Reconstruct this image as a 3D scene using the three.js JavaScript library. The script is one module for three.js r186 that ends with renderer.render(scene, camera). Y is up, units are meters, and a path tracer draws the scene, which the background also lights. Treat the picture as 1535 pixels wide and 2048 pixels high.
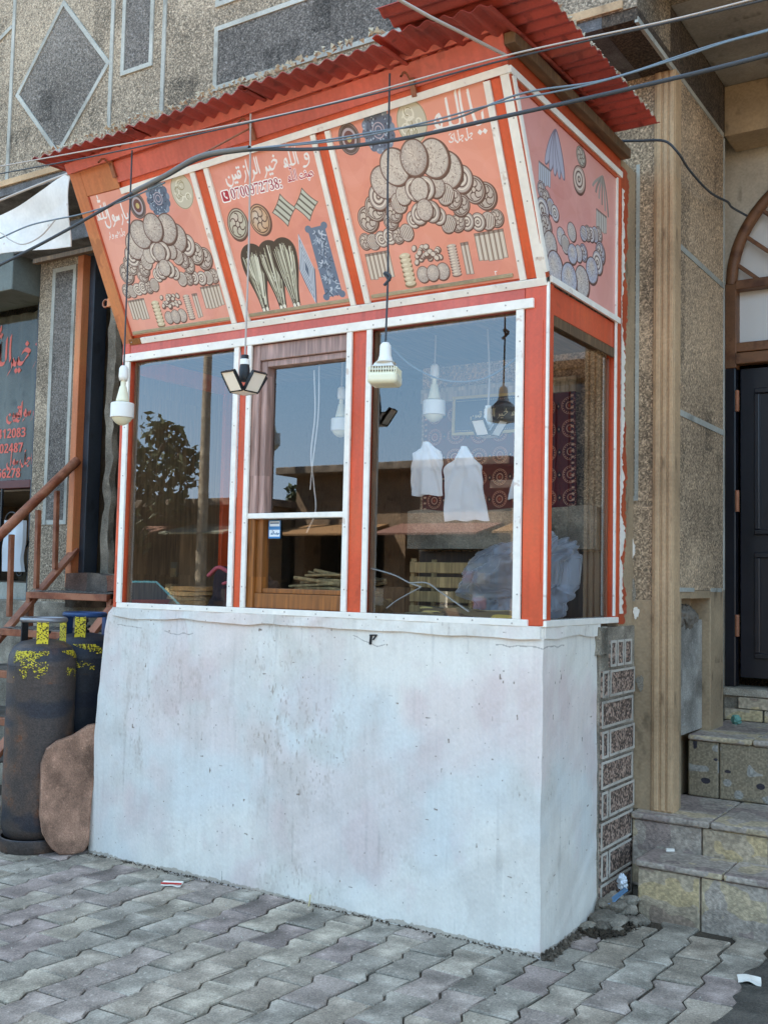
import * as THREE from 'three';
import { mergeGeometries } from 'three/addons/utils/BufferGeometryUtils.js';
import { RoundedBoxGeometry } from 'three/addons/geometries/RoundedBoxGeometry.js';

// ---------- camera, sky, sun, exposure ----------
const scene = new THREE.Scene();
const camera = new THREE.PerspectiveCamera(52.13, 767 / 1024, 0.05, 400);
camera.position.set(1.785, 1.5, 3.983);
{
  const yaw = 0.5738, pitch = 0.0644;
  camera.lookAt(1.785 - Math.sin(yaw) * Math.cos(pitch), 1.5 + Math.sin(pitch), 3.983 - Math.cos(yaw) * Math.cos(pitch));
  camera.rotateZ(0.0215);
  camera.updateMatrixWorld();
}
const renderer = new THREE.WebGLRenderer({ antialias: true });
renderer.toneMapping = THREE.LinearToneMapping;
renderer.toneMappingExposure = 5.75;
renderer.shadowMap.enabled = true;

const SUN = new THREE.Vector3(-0.62, 0.95, -0.55).normalize();
{
  const W = 256, H = 128, data = new Float32Array(W * H * 4);
  const zen = [0.21, 0.275, 0.37], mid = [0.205, 0.35, 0.51], hor = [0.42, 0.47, 0.52], grd = [0.2, 0.18, 0.15];
  for (let j = 0; j < H; j++) for (let i = 0; i < W; i++) {
    const el = ((j + 0.5) / H - 0.5) * Math.PI, az = ((i + 0.5) / W - 0.5) * 2 * Math.PI;
    const d = new THREE.Vector3(Math.cos(el) * Math.cos(az), Math.sin(el), Math.cos(el) * Math.sin(az));
    const k = (j * W + i) * 4, y = Math.max(0, d.y);
    const a = Math.min(1, y / 0.2), b = Math.max(0, (y - 0.2) / 0.8);
    const glow = 0.3 * Math.pow(Math.max(0, d.dot(SUN)), 10);
    for (let c = 0; c < 3; c++) {
      let v = b > 0 ? mid[c] + (zen[c] - mid[c]) * b : hor[c] + (mid[c] - hor[c]) * Math.pow(a, 0.6);
      if (d.y < 0) v = grd[c];
      data[k + c] = (v + (d.y > 0 ? glow * [1, 0.97, 0.9][c] : 0));
    }
    data[k + 3] = 1;
  }
  const sky = new THREE.DataTexture(data, W, H, THREE.RGBAFormat, THREE.FloatType);
  sky.mapping = THREE.EquirectangularReflectionMapping;
  sky.magFilter = sky.minFilter = THREE.LinearFilter; sky.needsUpdate = true;
  scene.background = sky; scene.environment = sky;
}
const sun = new THREE.DirectionalLight(new THREE.Color(1, 0.92, 0.78), 5);
sun.position.copy(SUN).multiplyScalar(40);
sun.castShadow = true; sun.shadow.radius = 1;
Object.assign(sun.shadow.camera, { left: -30, right: 30, top: 30, bottom: -30, near: 1, far: 100 });
scene.add(sun); scene.add(sun.target);

// ---------- helpers ----------
let seed = 7;
const rnd = () => { seed = (seed + 0x6D2B79F5) | 0; let t = Math.imul(seed ^ (seed >>> 15), 1 | seed); t = (t + Math.imul(t ^ (t >>> 7), 61 | t)) ^ t; return ((t ^ (t >>> 14)) >>> 0) / 4294967296; };
const rr = (a, b) => a + (b - a) * rnd();
const clamp = (v, a = 0, b = 1) => Math.min(b, Math.max(a, v));
const sm = (a, b, v) => { const t = clamp((v - a) / (b - a)); return t * t * (3 - 2 * t); };
const hash = (x, y) => { let h = Math.imul(x | 0, 374761393) + Math.imul(y | 0, 668265263); h = Math.imul(h ^ (h >>> 13), 1274126177); return ((h ^ (h >>> 16)) >>> 0) / 4294967296; };
function vn(x, y, p = 0) {           // value noise, tileable with period p
  const xi = Math.floor(x), yi = Math.floor(y), fx = x - xi, fy = y - yi;
  const w = (a) => p ? ((a % p) + p) % p : a;
  const u = fx * fx * (3 - 2 * fx), v = fy * fy * (3 - 2 * fy);
  const a = hash(w(xi), w(yi)), b = hash(w(xi + 1), w(yi)), c = hash(w(xi), w(yi + 1)), d = hash(w(xi + 1), w(yi + 1));
  return a + (b - a) * u + (c - a) * v + (a - b - c + d) * u * v;
}
function fbm(x, y, p, o = 4) { let s = 0, a = 0.5, n = 0; for (let i = 0; i < o; i++) { s += a * vn(x + i * 17, y + i * 31, p); n += a; a *= 0.5; x *= 2; y *= 2; p *= 2; } return s / n; }
function tex(w, h, fn, metres, srgb = true, mh) {   // fn(u, v) -> [r, g, b] in 0..1
  const d = new Uint8Array(w * h * 4);
  for (let j = 0; j < h; j++) for (let i = 0; i < w; i++) {
    const c = fn((i + 0.5) / w, (j + 0.5) / h), k = (j * w + i) * 4;
    if (typeof c === 'number') d[k] = d[k + 1] = d[k + 2] = clamp(c) * 255;
    else { d[k] = clamp(c[0]) * 255; d[k + 1] = clamp(c[1]) * 255; d[k + 2] = clamp(c[2]) * 255; }
    d[k + 3] = 255;
  }
  const t = new THREE.DataTexture(d, w, h, THREE.RGBAFormat);
  t.wrapS = t.wrapT = THREE.RepeatWrapping; t.magFilter = THREE.LinearFilter; t.minFilter = THREE.LinearMipmapLinearFilter; t.generateMipmaps = true;
  if (srgb) t.colorSpace = THREE.SRGBColorSpace;
  if (metres) t.repeat.set(1 / metres, 1 / (mh || metres));
  t.needsUpdate = true; return t;
}
const mix = (a, b, t) => [a[0] + (b[0] - a[0]) * t, a[1] + (b[1] - a[1]) * t, a[2] + (b[2] - a[2]) * t];
const hex = (h) => [(h >> 16 & 255) / 255, (h >> 8 & 255) / 255, (h & 255) / 255];
const std = (o) => new THREE.MeshStandardMaterial({ side: THREE.DoubleSide, ...o });
const phy = (o) => new THREE.MeshPhysicalMaterial({ side: THREE.DoubleSide, ...o });

function boxUV(g) {                  // uv in metres from the dominant axis
  if (g.index) g = g.toNonIndexed();
  const p = g.attributes.position, uv = new Float32Array(p.count * 2), a = new THREE.Vector3(), b = new THREE.Vector3(), c = new THREE.Vector3();
  for (let i = 0; i < p.count; i += 3) {
    a.fromBufferAttribute(p, i); b.fromBufferAttribute(p, i + 1); c.fromBufferAttribute(p, i + 2);
    const n = b.clone().sub(a).cross(c.clone().sub(a)), x = Math.abs(n.x), y = Math.abs(n.y), z = Math.abs(n.z);
    for (let k = 0; k < 3; k++) {
      const X = p.getX(i + k), Y = p.getY(i + k), Z = p.getZ(i + k), o = (i + k) * 2;
      if (x >= y && x >= z) { uv[o] = Z; uv[o + 1] = Y; } else if (y >= z) { uv[o] = X; uv[o + 1] = Z; } else { uv[o] = X; uv[o + 1] = Y; }
    }
  }
  g.setAttribute('uv', new THREE.BufferAttribute(uv, 2)); return g;
}
function clean(g) { if (g.index) g = g.toNonIndexed(); for (const k of Object.keys(g.attributes)) if (!['position', 'normal', 'uv'].includes(k)) g.deleteAttribute(k); if (!g.attributes.normal) g.computeVertexNormals(); if (!g.attributes.uv) g = boxUV(g); return g; }
const merge = (l) => l.length === 1 ? clean(l[0]) : mergeGeometries(l.map(clean));
// a box between two corners
function bx(x0, x1, y0, y1, z0, z1, bev = 0) {
  const w = x1 - x0, h = y1 - y0, d = z1 - z0, r = Math.min(bev, w / 2.5, h / 2.5, d / 2.5);
  const g = r > 0 ? new RoundedBoxGeometry(w, h, d, 1, r) : new THREE.BoxGeometry(w, h, d);
  return g.translate((x0 + x1) / 2, (y0 + y1) / 2, (z0 + z1) / 2);
}
const V = (x, y, z) => new THREE.Vector3(x, y, z);
// a square bar or a round rod between two points
function bar(a, b, w, d, up = V(0, 1, 0)) {
  const dir = b.clone().sub(a), L = dir.length(); dir.normalize();
  const x = up.clone().cross(dir); if (x.length() < 1e-4) x.set(1, 0, 0); x.normalize();
  const y = dir.clone().cross(x);
  const m = new THREE.Matrix4().makeBasis(x, y, dir).setPosition(a.clone().add(b).multiplyScalar(0.5));
  return new RoundedBoxGeometry(w, d, L, 1, Math.min(w, d) * 0.12).applyMatrix4(m);
}
const rod = (pts, r, n = 8, seg) => new THREE.TubeGeometry(new THREE.CatmullRomCurve3(pts.map((p) => p.isVector3 ? p : V(...p))), seg || Math.max(2, (pts.length - 1) * 8), r, n);
const lathe = (pts, n = 24) => new THREE.LatheGeometry(pts.map((p) => new THREE.Vector2(p[0], p[1])), n);
function warp(g, f) { const p = g.attributes.position, v = V(0, 0, 0); for (let i = 0; i < p.count; i++) { v.fromBufferAttribute(p, i); f(v); p.setXYZ(i, v.x, v.y, v.z); } g.computeVertexNormals(); return g; }
const n3 = (v, f, s = 0) => (vn(v.x * f + s, v.y * f + v.z * f * 0.73 + s) + vn(v.z * f + 3.1 + s, v.y * f - v.x * f * 0.61 + 9.7) - 1);

const names = {};
function numbered(n) { names[n] = (names[n] || 0) + 1; return names[n] === 1 ? n : n + '_' + String(names[n] - 1).padStart(3, '0'); }
function shadow(o) { o.castShadow = true; o.receiveShadow = true; return o; }
function tag(o, label, category, group) { o.userData.label = label; o.userData.category = category; if (group) o.userData.group = group; return o; }
function thing(name, label, category, pos = [0, 0, 0], ry = 0, group) {
  const o = new THREE.Group(); o.name = numbered(name); o.position.set(...pos); o.rotation.y = ry; scene.add(o);
  return tag(o, label, category, group);
}
function part(parent, name, geos, m, uvm = true) {
  let g = Array.isArray(geos) ? merge(geos) : clean(geos);
  if (uvm) g = boxUV(g);
  const o = shadow(new THREE.Mesh(g, m)); o.name = name; parent.add(o); return o;
}
function solo(name, geos, m, label, category, group, uvm = true) { const o = part(scene, numbered(name), geos, m, uvm); return tag(o, label, category, group); }
function struct(name, geos, m) { const o = part(scene, numbered(name), geos, m); o.userData.kind = 'structure'; return o; }

// ---------- surface textures ----------
const grain = tex(1024, 1024, (u, v) => {          // pebbledash: packed small stones, with damp and dusty patches
  const a = vn(u * 400, v * 400, 400), b = vn(u * 210 + 5, v * 210, 210), c = fbm(u * 4, v * 4, 4, 5), st = fbm(u * 9 + 3, v * 3, 9, 4);
  let s = 0.74 + 0.46 * (a - 0.5) + 0.2 * (b - 0.5) + 0.34 * (c - 0.5) - 0.14 * sm(0.56, 0.7, st);
  const w = a > 0.86 ? 0.14 : 0;
  return [s + w, s * 0.985 + w, s * 0.96 + w];
}, 2.2);
const grainB = tex(1024, 1024, (u, v) => 0.6 * vn(u * 400, v * 400, 400) + 0.4 * vn(u * 210 + 5, v * 210, 210), 2.2, false);
const plain = tex(512, 512, (u, v) => {          // plaster and paint: soft blotches, specks
  const c = fbm(u * 5, v * 5, 5, 5), d = vn(u * 128, v * 128, 128), e = fbm(u * 20 + 3, v * 9, 0 || 20, 3);
  let s = 0.82 + 0.28 * (c - 0.5) + 0.08 * (d - 0.5);
  if (e > 0.68) s -= (e - 0.68) * 0.9;
  return [s + 0.02, s, s - 0.025];
}, 1.1);
const plainB = tex(512, 512, (u, v) => 0.5 * fbm(u * 12, v * 12, 12, 4) + 0.5 * vn(u * 100, v * 100, 100), 1.1, false);
const concrete = tex(512, 512, (u, v) => {
  const c = fbm(u * 8, v * 8, 8, 5), d = vn(u * 190, v * 190, 190), f = vn(u * 60 + 9, v * 60, 60);
  const st = fbm(u * 5 + 31, v * 5, 5, 4); const s = 0.75 + 0.5 * (c - 0.5) + 0.2 * (d - 0.5) + (f > 0.9 ? 0.12 : 0) - 0.1 * sm(0.58, 0.72, st);
  return [s + 0.01, s, s - 0.02];
}, 0.8);
const concreteB = tex(512, 512, (u, v) => 0.5 * fbm(u * 30, v * 30, 30, 3) + 0.5 * vn(u * 190, v * 190, 190), 0.8, false);
const rustT = tex(512, 512, (u, v) => {
  const c = fbm(u * 7, v * 5, 0 || 7, 5), d = fbm(u * 28 + 2, v * 28, 28, 3), e = vn(u * 180, v * 180, 180);
  let col = mix([0.33, 0.32, 0.33], [0.46, 0.40, 0.37], sm(0.4, 0.7, c));
  col = mix(col, [0.5, 0.36, 0.28], sm(0.56, 0.74, d) * sm(0.45, 0.65, c));
  col = mix(col, [0.15, 0.2, 0.3], sm(0.6, 0.72, fbm(u * 4 + 7, v * 6, 4, 3)) * 0.6);
  const k = 0.86 + 0.28 * (e - 0.5); return [col[0] * k, col[1] * k, col[2] * k];
}, 0.9);
const redT = tex(512, 512, (u, v) => {           // brushed enamel over old undercoat, chalked and dusty in patches
  const c = fbm(u * 4, v * 4, 4, 5), st = vn(u * 90, v * 6, 0 || 90), d = vn(u * 150, v * 150, 150), e = fbm(u * 14 + 4, v * 14, 14, 4);
  let s = 0.9 + 0.18 * (c - 0.5) + 0.07 * (st - 0.5) + 0.05 * (d - 0.5);
  let col = [s, s, s];
  col = mix(col, [s * 1.0, s * 1.35, s * 1.45], sm(0.42, 0.85, fbm(u * 3 + 11, v * 3, 3, 4)) * 0.4);
  if (e > 0.72) col = mix(col, [0.66, 0.66, 0.68], sm(0.72, 0.82, e) * 0.4);
  return col;
}, 1.3);
const roofT = tex(512, 512, (u, v) => { // chalky faded enamel, dust and rust freckles
  const c = fbm(u * 4, v * 4, 4, 5), d = fbm(u * 16 + 5, v * 16, 16, 4), e = vn(u * 140, v * 140, 140); let s = 0.84 + 0.4 * (c - 0.5) + 0.08 * (e - 0.5); let col = [s, s, s];
  col = mix(col, [s, s * 1.5, s * 1.55], sm(0.5, 0.72, fbm(u * 6 + 2, v * 6, 6, 4)) * 0.35); if (d > 0.62) col = mix(col, [0.5, 0.42, 0.4], sm(0.62, 0.74, d) * 0.5); return col; }, 0.9);
const woodT = tex(512, 512, (u, v) => {
  const w = vn(u * 60 + 2 * fbm(u * 3, v * 3, 3, 3), v * 3, 0), r = fbm(u * 40, v * 4, 0, 3);
  const s = 0.78 + 0.22 * (w - 0.5) + 0.25 * (r - 0.5); return [s, s * 0.98, s * 0.95];
}, 0.5);
const whiteT = tex(1024, 512, (u, v) => {        // whitewash: brush streaks, pink and grey-blue patches, worn spots where render shows through
  const X = u * 3, Y = v * 1.5;
  const str = vn(X * 75, Y * 5, 0) * 0.6 + vn(X * 160, Y * 9, 0) * 0.4;
  const big = fbm(X * 1.6, Y * 1.6, 0, 4), b2 = fbm(X * 2.3 + 20, Y * 2.1 + 7, 0, 4);
  let col = [0.95, 0.92, 0.87];
  col = mix(col, [0.86, 0.87, 0.86], sm(0.40, 0.68, big) * 0.6);
  col = mix(col, [0.92, 0.845, 0.81], sm(0.48, 0.7, b2) * 0.65);
  const w = fbm(X * 3.1 + 40, Y * 2.2 + 2, 0, 4), sp = vn(X * 110 + 3, Y * 34, 0) * 0.55 + vn(X * 210, Y * 80, 0) * 0.45;
  const cx = 0.75 * Math.exp(-Math.pow((X - 1.78) / 0.30, 2) - Math.pow((Y - 0.74) / 0.36, 2));   // the rubbed stretch in the middle of the front
  const wear = clamp(sm(0.45, 0.72, w) * 0.5 + cx * 1.0);
  col = mix(col, [0.70, 0.65, 0.58], wear * 0.35 * sm(0.3, 0.65, fbm(X * 9, Y * 7, 0, 3)));
  if (sp > 0.66) col = mix(col, [0.56, 0.47, 0.40], sm(0.66, 0.82, sp) * clamp(wear * 1.1 - 0.18) * 0.7);
  const blot = fbm(X * 5.5 + 60, Y * 4.6 + 3, 0, 5); col = mix(col, [0.74, 0.70, 0.66], sm(0.5, 0.75, blot) * 0.18); const pk = fbm(X * 4.2 + 80, Y * 3.1 + 13, 0, 4); col = mix(col, [0.86, 0.74, 0.72], sm(0.5, 0.7, pk) * 0.3);
  const dr = vn(X * 46 + 9, Y * 3.2 + 5, 0); if (dr > 0.8) col = mix(col, [0.6, 0.57, 0.54], sm(0.8, 0.95, dr) * 0.16 * sm(0.35, 0.6, w));
  const crk = Math.abs(Y - 1.225 - 0.035 * (fbm(X * 3.2, 7, 0, 4) - 0.5) * 2 - 0.012 * (vn(X * 26, 3) - 0.5)); if (crk < 0.002 && vn(X * 5.1, 9) > 0.45) col = mix(col, [0.52, 0.47, 0.43], 0.55);
  const crk2 = Math.abs(X - 1.30 - 0.22 * Y - 0.05 * (fbm(Y * 5, 3, 0, 4) - 0.5)); if (crk2 < 0.0022 && Y < 0.55 && vn(Y * 9, 4) > 0.3) col = mix(col, [0.55, 0.5, 0.46], 0.6);
  const pock = vn(X * 62 + 31, Y * 62 + 17, 0); if (pock > 0.955) col = mix(col, [0.46, 0.38, 0.32], sm(0.955, 0.985, pock) * 0.8);
  const bare = -0.006 + 0.03 * fbm(X * 6, 2, 0, 5) + 0.014 * vn(X * 90, 6) * vn(X * 23, 8); if (Y < bare) col = mix(col, [0.66, 0.59, 0.51], 0.6);
  const scr = fbm(X * 16 + 13, Y * 7 + 4, 0, 5) * 0.8 + 0.2 * vn(X * 120, Y * 60, 0); if (scr > 0.58) col = mix(col, [0.68, 0.61, 0.55], sm(0.6, 0.76, scr) * 0.32 * clamp(0.2 + wear));
  const k = 0.965 + 0.035 * (str - 0.5) + 0.03 * (vn(X * 200, Y * 200, 0) - 0.5);
  return [col[0] * k, col[1] * k, col[2] * k];
}, 3, true, 1.5);
const whiteB = tex(1024, 512, (u, v) => { const X = u * 3, Y = v * 1.5; return 0.12 * vn(X * 75, Y * 5, 0) + 0.5 * fbm(X * 9, Y * 8, 0, 5) + 0.28 * vn(X * 110, Y * 70, 0); }, 3, false, 1.5);

const trimT = tex(256, 256, (u, v) => { const a = fbm(u * 10, v * 10, 10, 4), d = vn(u * 60, v * 60, 60); let s = 0.97 + 0.1 * (a - 0.5) + 0.03 * (d - 0.5); const e = fbm(u * 15 + 3, v * 15, 15, 4); return e > 0.74 ? mix([s, s, s], [0.8, 0.72, 0.66], sm(0.74, 0.82, e) * 0.6) : [s, s * 0.995, s * 0.98]; }, 0.7);
// ---------- materials ----------
const C = (h) => new THREE.Color(h);
const M = {
  dash: std({ color: C(0xcab9a3), map: grain, bumpMap: grainB, bumpScale: 0.0025, roughness: 0.95 }),
  dashBrown: std({ color: C(0xe0c4a4), map: grain, bumpMap: grainB, bumpScale: 0.0025, roughness: 0.95 }),
  dashDark: std({ color: C(0x8f8984), map: grain, bumpMap: grainB, bumpScale: 0.0025, roughness: 0.95 }),
  line: std({ color: C(0xc9cdc8), map: plain, roughness: 0.9 }),
  column: std({ color: C(0xdcbc96), map: plain, bumpMap: plainB, bumpScale: 0.002, roughness: 0.85 }),
  beige: std({ color: C(0xc2ab8c), map: plain, bumpMap: plainB, bumpScale: 0.003, roughness: 0.9 }),
  pale: std({ color: C(0xd6cfc2), map: plain, roughness: 0.85 }),
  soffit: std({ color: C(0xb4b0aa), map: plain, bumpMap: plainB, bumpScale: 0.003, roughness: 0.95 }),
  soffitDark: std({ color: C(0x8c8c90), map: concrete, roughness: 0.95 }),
  white: std({ map: whiteT, bumpMap: whiteB, bumpScale: 0.0035, roughness: 0.9 }),
  trim: std({ color: C(0xfbf4ea), map: trimT, roughness: 0.55 }),
  red: phy({ color: C(0xee5c30), map: redT, roughness: 0.4, clearcoat: 0.15, clearcoatRoughness: 0.3 }),
  redPink: phy({ color: C(0xe36a58), map: redT, roughness: 0.45 }),
  redOld: std({ color: C(0xc9542f), map: redT, roughness: 0.5 }),
  roof: std({ color: C(0xc04e40), map: roofT, roughness: 0.5, metalness: 0.0 }),
  orangeOld: std({ color: C(0xdc8350), map: redT, roughness: 0.6 }),
  wood: std({ color: C(0xb4702e), map: woodT, roughness: 0.55 }),
  woodPink: std({ color: C(0xd6b0a6), map: woodT, roughness: 0.5 }),
  woodGrey: std({ color: C(0x8b6f52), map: woodT, roughness: 0.7 }),
  dark: std({ color: C(0x23262c), map: plain, roughness: 0.8 }),
  plasterIn: std({ color: C(0x94836f), map: plain, roughness: 0.95 }),
  green: std({ color: C(0x4f6b66), map: plain, roughness: 0.5 }),
  steelBrown: std({ color: C(0xa5694a), map: rustTone(0xb98a70), roughness: 0.6 }),
  plate: std({ color: C(0x8b8580), map: concrete, roughness: 0.5, metalness: 0.3 }),
  cyl: std({ color: C(0xffe6d0), map: rustT, bumpMap: concreteB, bumpScale: 0.0015, roughness: 0.55, metalness: 0.15 }),
  cylBlue: std({ color: C(0x8a9ab0), map: rustT, roughness: 0.55, metalness: 0.15 }),
  blue: std({ color: C(0x27528e), map: plain, roughness: 0.5 }),
  stone: std({ color: C(0xbcb1a1), map: concrete, bumpMap: concreteB, bumpScale: 0.004, roughness: 0.9 }),
  soil: std({ color: C(0x5f5243), map: concrete, bumpMap: concreteB, bumpScale: 0.01, roughness: 1 }),
  glass: phy({ color: C(0xffffff), transmission: 1, thickness: 0, roughness: 0.0, ior: 2.1 }),
  bag: phy({ color: C(0xf4f4f4), transmission: 0.5, thickness: 0, roughness: 0.6, ior: 1.5 }),
  plastic: std({ color: C(0xe9e7df), roughness: 0.4 }),
  plasticCream: std({ color: C(0xe6e0c2), roughness: 0.35 }),
  black: std({ color: C(0x17181b), roughness: 0.5 }),
  cable: std({ color: C(0x3c4147), roughness: 0.7 }),
  cableBlue: std({ color: C(0x66747e), roughness: 0.6 }),
  cablePale: std({ color: C(0xb3aaa2), roughness: 0.7 }),
};
function rustTone(h) { const c = hex(h); return tex(256, 256, (u, v) => { const a = fbm(u * 8, v * 8, 8, 4), d = vn(u * 90, v * 90, 90); const k = 0.95 + 0.3 * (a - 0.5) + 0.12 * (d - 0.5); const m = mix([1, 1, 1], c, 0.6 * sm(0.42, 0.8, fbm(u * 9 + 3, v * 9, 9, 5))); return [m[0] * k, m[1] * k, m[2] * k]; }, 0.6); }

// ---------- ground ----------
struct('ground', [bx(-120, 120, -0.4, -0.06, -60, 120)], std({ color: C(0xc2ae90), map: concrete, roughness: 1 }));
struct('road', [bx(-120, 120, -0.056, -0.05, 4.6, 11.5)], std({ color: C(0xb3a48e), map: concrete, roughness: 0.95 }));
struct('kerb', [bx(-60, 60, -0.058, 0.0, 4.4, 4.598, 0.015)], M.stone);
const pavement = struct('pavement', [bx(-30, 30, -0.057, -0.011, -0.9, 4.398)], std({ color: C(0x5e5243), map: concrete, bumpMap: concreteB, bumpScale: 0.008, roughness: 1 }));
{
  const L = 0.275, Wd = 0.155, rot = 0.045;
  const A = 0.0135, saw = (q) => { q -= Math.round(q); const m = Math.abs(q); return m < 0.09 ? A * q / 0.09 : A * Math.sign(q) * (1 - (m - 0.09) / 0.41); };
  const jl = -L / 2 + 0.0625, jr = L / 2 - 0.075;
  const j = 0.004;
  function paverGeo(odd, hv) {        // outline in local metres, centred; a chamfer round the top
    const pts = [], e = L / 2 - j;
    for (const z of [-e, -0.03, jr - 0.025, jr + 0.025, e]) pts.push([Wd / 2 - j + saw((z - jr) / L), z]);
    for (const z of [e, 0.05, jl + 0.025, jl - 0.025, -e]) pts.push([-Wd / 2 + j + saw((z - jl) / L), z]);
    const n = pts.length, pos = [], c = 0.006;
    const inn = pts.map(([x, z]) => [x - Math.sign(x) * c, z - Math.sign(z) * c * (Math.abs(z) > L * 0.45 ? 1 : 0.2)]);
    const q = (a, b, d) => pos.push(...a, ...b, ...d);
    for (let i = 0; i < n; i++) {
      const k = (i + 1) % n, a = pts[i], b = pts[k], ia = inn[i], ib = inn[k], yt = hv, yc = hv - c * 0.9, yb = -0.03;
      q([ib[0], yt, ib[1]], [ia[0], yt, ia[1]], [0, yt, 0]);
      q([a[0], yc, a[1]], [ia[0], yt, ia[1]], [ib[0], yt, ib[1]]); q([a[0], yc, a[1]], [ib[0], yt, ib[1]], [b[0], yc, b[1]]);
      q([a[0], yb, a[1]], [a[0], yc, a[1]], [b[0], yc, b[1]]); q([a[0], yb, a[1]], [b[0], yc, b[1]], [b[0], yb, b[1]]);
    }
    const g = new THREE.BufferGeometry(); g.setAttribute('position', new THREE.Float32BufferAttribute(pos, 3)); g.computeVertexNormals();
    return g;
  }
  const variants = []; for (let o = 0; o < 2; o++) for (let k = 0; k < 6; k++) {
    const g = boxUV(paverGeo(o, 0)); const uv = g.attributes.uv, du = rnd() * 5, dv = rnd() * 5; for (let i = 0; i < uv.count; i++) uv.setXY(i, uv.getX(i) + du, uv.getY(i) + dv);
    (variants[o] = variants[o] || []).push(g);
  }
  const tones = [0xd2c5b4, 0xccbfae, 0xc8beb0, 0xc9b9ae, 0xd6c9b6, 0xc5bbad, 0xc0aea6, 0xd1c2b0].map((h) => std({ color: C(h), map: concrete, bumpMap: concreteB, bumpScale: 0.003, roughness: 0.88 }));
  const list = [], vp = new THREE.Matrix4().multiplyMatrices(camera.projectionMatrix, camera.matrixWorld.clone().invert());
  camera.updateProjectionMatrix(); vp.multiplyMatrices(camera.projectionMatrix, camera.matrixWorld.clone().invert());
  for (let r = -24; r < 10; r++) for (let k = -8; k < 12; k++) {
    const lx = r * Wd, lz = (k + (((r % 2) + 2) % 2) * 0.5) * L, x = lx * Math.cos(rot) + lz * Math.sin(rot) - 0.39, z = -lx * Math.sin(rot) + lz * Math.cos(rot) + 0.1;
    if (z < -0.72 || z > 2.6 || (x > -2.58 && x < -0.02 && z < -0.15) || (x > 0.74 + 0.05 * Math.sin(z * 9)) || (x > -0.05 && x < 0.2 && z < -0.45)) continue;
    const p = V(x, 0, z).applyMatrix4(vp), seen = Math.abs(p.x) < 1.08 && p.y > -1.12 && p.y < 1;
    list.push({ x, z, o: ((r % 2) + 2) % 2, seen, d: Math.hypot(x - 1.785, z - 3.983), dusty: 0 });
  }
  list.sort((a, b) => (b.seen - a.seen) || a.d - b.d);
  const rest = [];
  list.forEach((p, i) => {
    const g = variants[p.o][Math.floor(rnd() * 6)], y = rr(-0.006, 0.003) + 0.006 * (vn(p.x * 2.2, p.z * 2.2) - 0.5);
    const m4 = new THREE.Matrix4().makeRotationFromEuler(new THREE.Euler(rr(-0.014, 0.014), rot + rr(-0.018, 0.018), rr(-0.02, 0.02))).setPosition(p.x, y, p.z);
    if (i < 300) {
      const m = shadow(new THREE.Mesh(g, tones[Math.floor(rnd() * tones.length)])); m.name = 'paver'; m.applyMatrix4(m4); pavement.add(m);
    } else rest.push(g.clone().applyMatrix4(m4));
  });
  if (rest.length) { const m = shadow(new THREE.Mesh(mergeGeometries(rest), tones[0])); m.name = 'paver_field'; m.userData.kind = 'stuff'; pavement.add(m); }
}

// the building's drawing is 1 : 1.0433 of its real size and its front wall stands 1.08 m behind the kiosk front
const BK = 1.0433, BO = V(-0.0773, -0.065, -0.1725);
function inBuilding(o) { o.position.multiplyScalar(BK).add(BO); o.scale.multiplyScalar(BK); return o; }
{ // sand packed in the joints
  const sand = []; for (let i = 0; i < 1500; i++) sand.push(new THREE.TetrahedronGeometry(rr(0.002, 0.006)).rotateX(rnd() * 6).rotateY(rnd() * 6).translate(rr(-2.7, 0.72), rr(-0.012, -0.006), rr(0.0, 1.75)));
  const o = struct('joint_sand', sand, std({ color: C(0x9a8a72), roughness: 1 })); o.userData.kind = 'stuff'; tag(o, 'brown sand packed in the joints of the paving', 'sand');
}
// ---------- the building behind: walls as things, soffits as its parts ----------
const bld = thing('shop_building', 'two storey pebbledash building with painted diamonds and an overhanging upper floor', 'building'); inBuilding(bld);
const wallUp = part(bld, 'upper_wall', [bx(-14, 0.262, 4.04, 6.0, -0.8, -0.33), bx(0.262, 9, 4.27, 6.0, -0.8, -0.33), bx(-14, 9, 5.8, 6.0, -4.3, -0.802)], M.dash);
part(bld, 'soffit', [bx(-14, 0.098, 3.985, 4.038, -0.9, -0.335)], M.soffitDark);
part(bld, 'edge_band', [bx(-14, 0.2, 4.043, 4.085, -0.332, -0.318, 0.004)], M.column);
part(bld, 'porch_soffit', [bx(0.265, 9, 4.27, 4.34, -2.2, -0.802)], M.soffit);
part(bld, 'ground_wall', [bx(-1.12, 0.165, -0.05, 4.0, -1.2, -0.87), bx(-2.45, -1.12, -0.05, 1.25, -1.1, -0.87), bx(-2.45, -1.12, 2.95, 4.0, -1.1, -0.87), bx(-3.4, -2.45, -0.05, 4.0, -1.1, -0.87)], M.dashBrown);
part(bld, 'inner_room', [bx(-3.2, -0.6, 1.1, 1.2, -4.2, -1.1), bx(-3.2, -0.6, 3.3, 3.4, -4.2, -1.1), bx(-3.3, -3.2, 1.1, 3.4, -4.2, -1.1), bx(-0.6, -0.5, 1.1, 3.4, -4, -1.2), bx(-3.2, -0.6, 1.1, 3.4, -4.1, -4)], M.plasterIn);
part(bld, 'back_wall', [bx(-14, 9, -0.05, 6.0, -4.6, -4.3), bx(-14.2, -14, -0.05, 6.0, -4.6, -0.4), bx(9, 9.2, -0.05, 6.0, -4.6, -0.4), bx(-14, -6.6, -0.05, 4, -1.2, -0.87), bx(5.2, 9, -0.05, 4.3, -2.3, -0.87)], M.dashBrown);
part(bld, 'plinth', [bx(-4.95, -2.66, 0.0, 1.30, -1.1, -0.84, 0.01)], M.stone);
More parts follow.
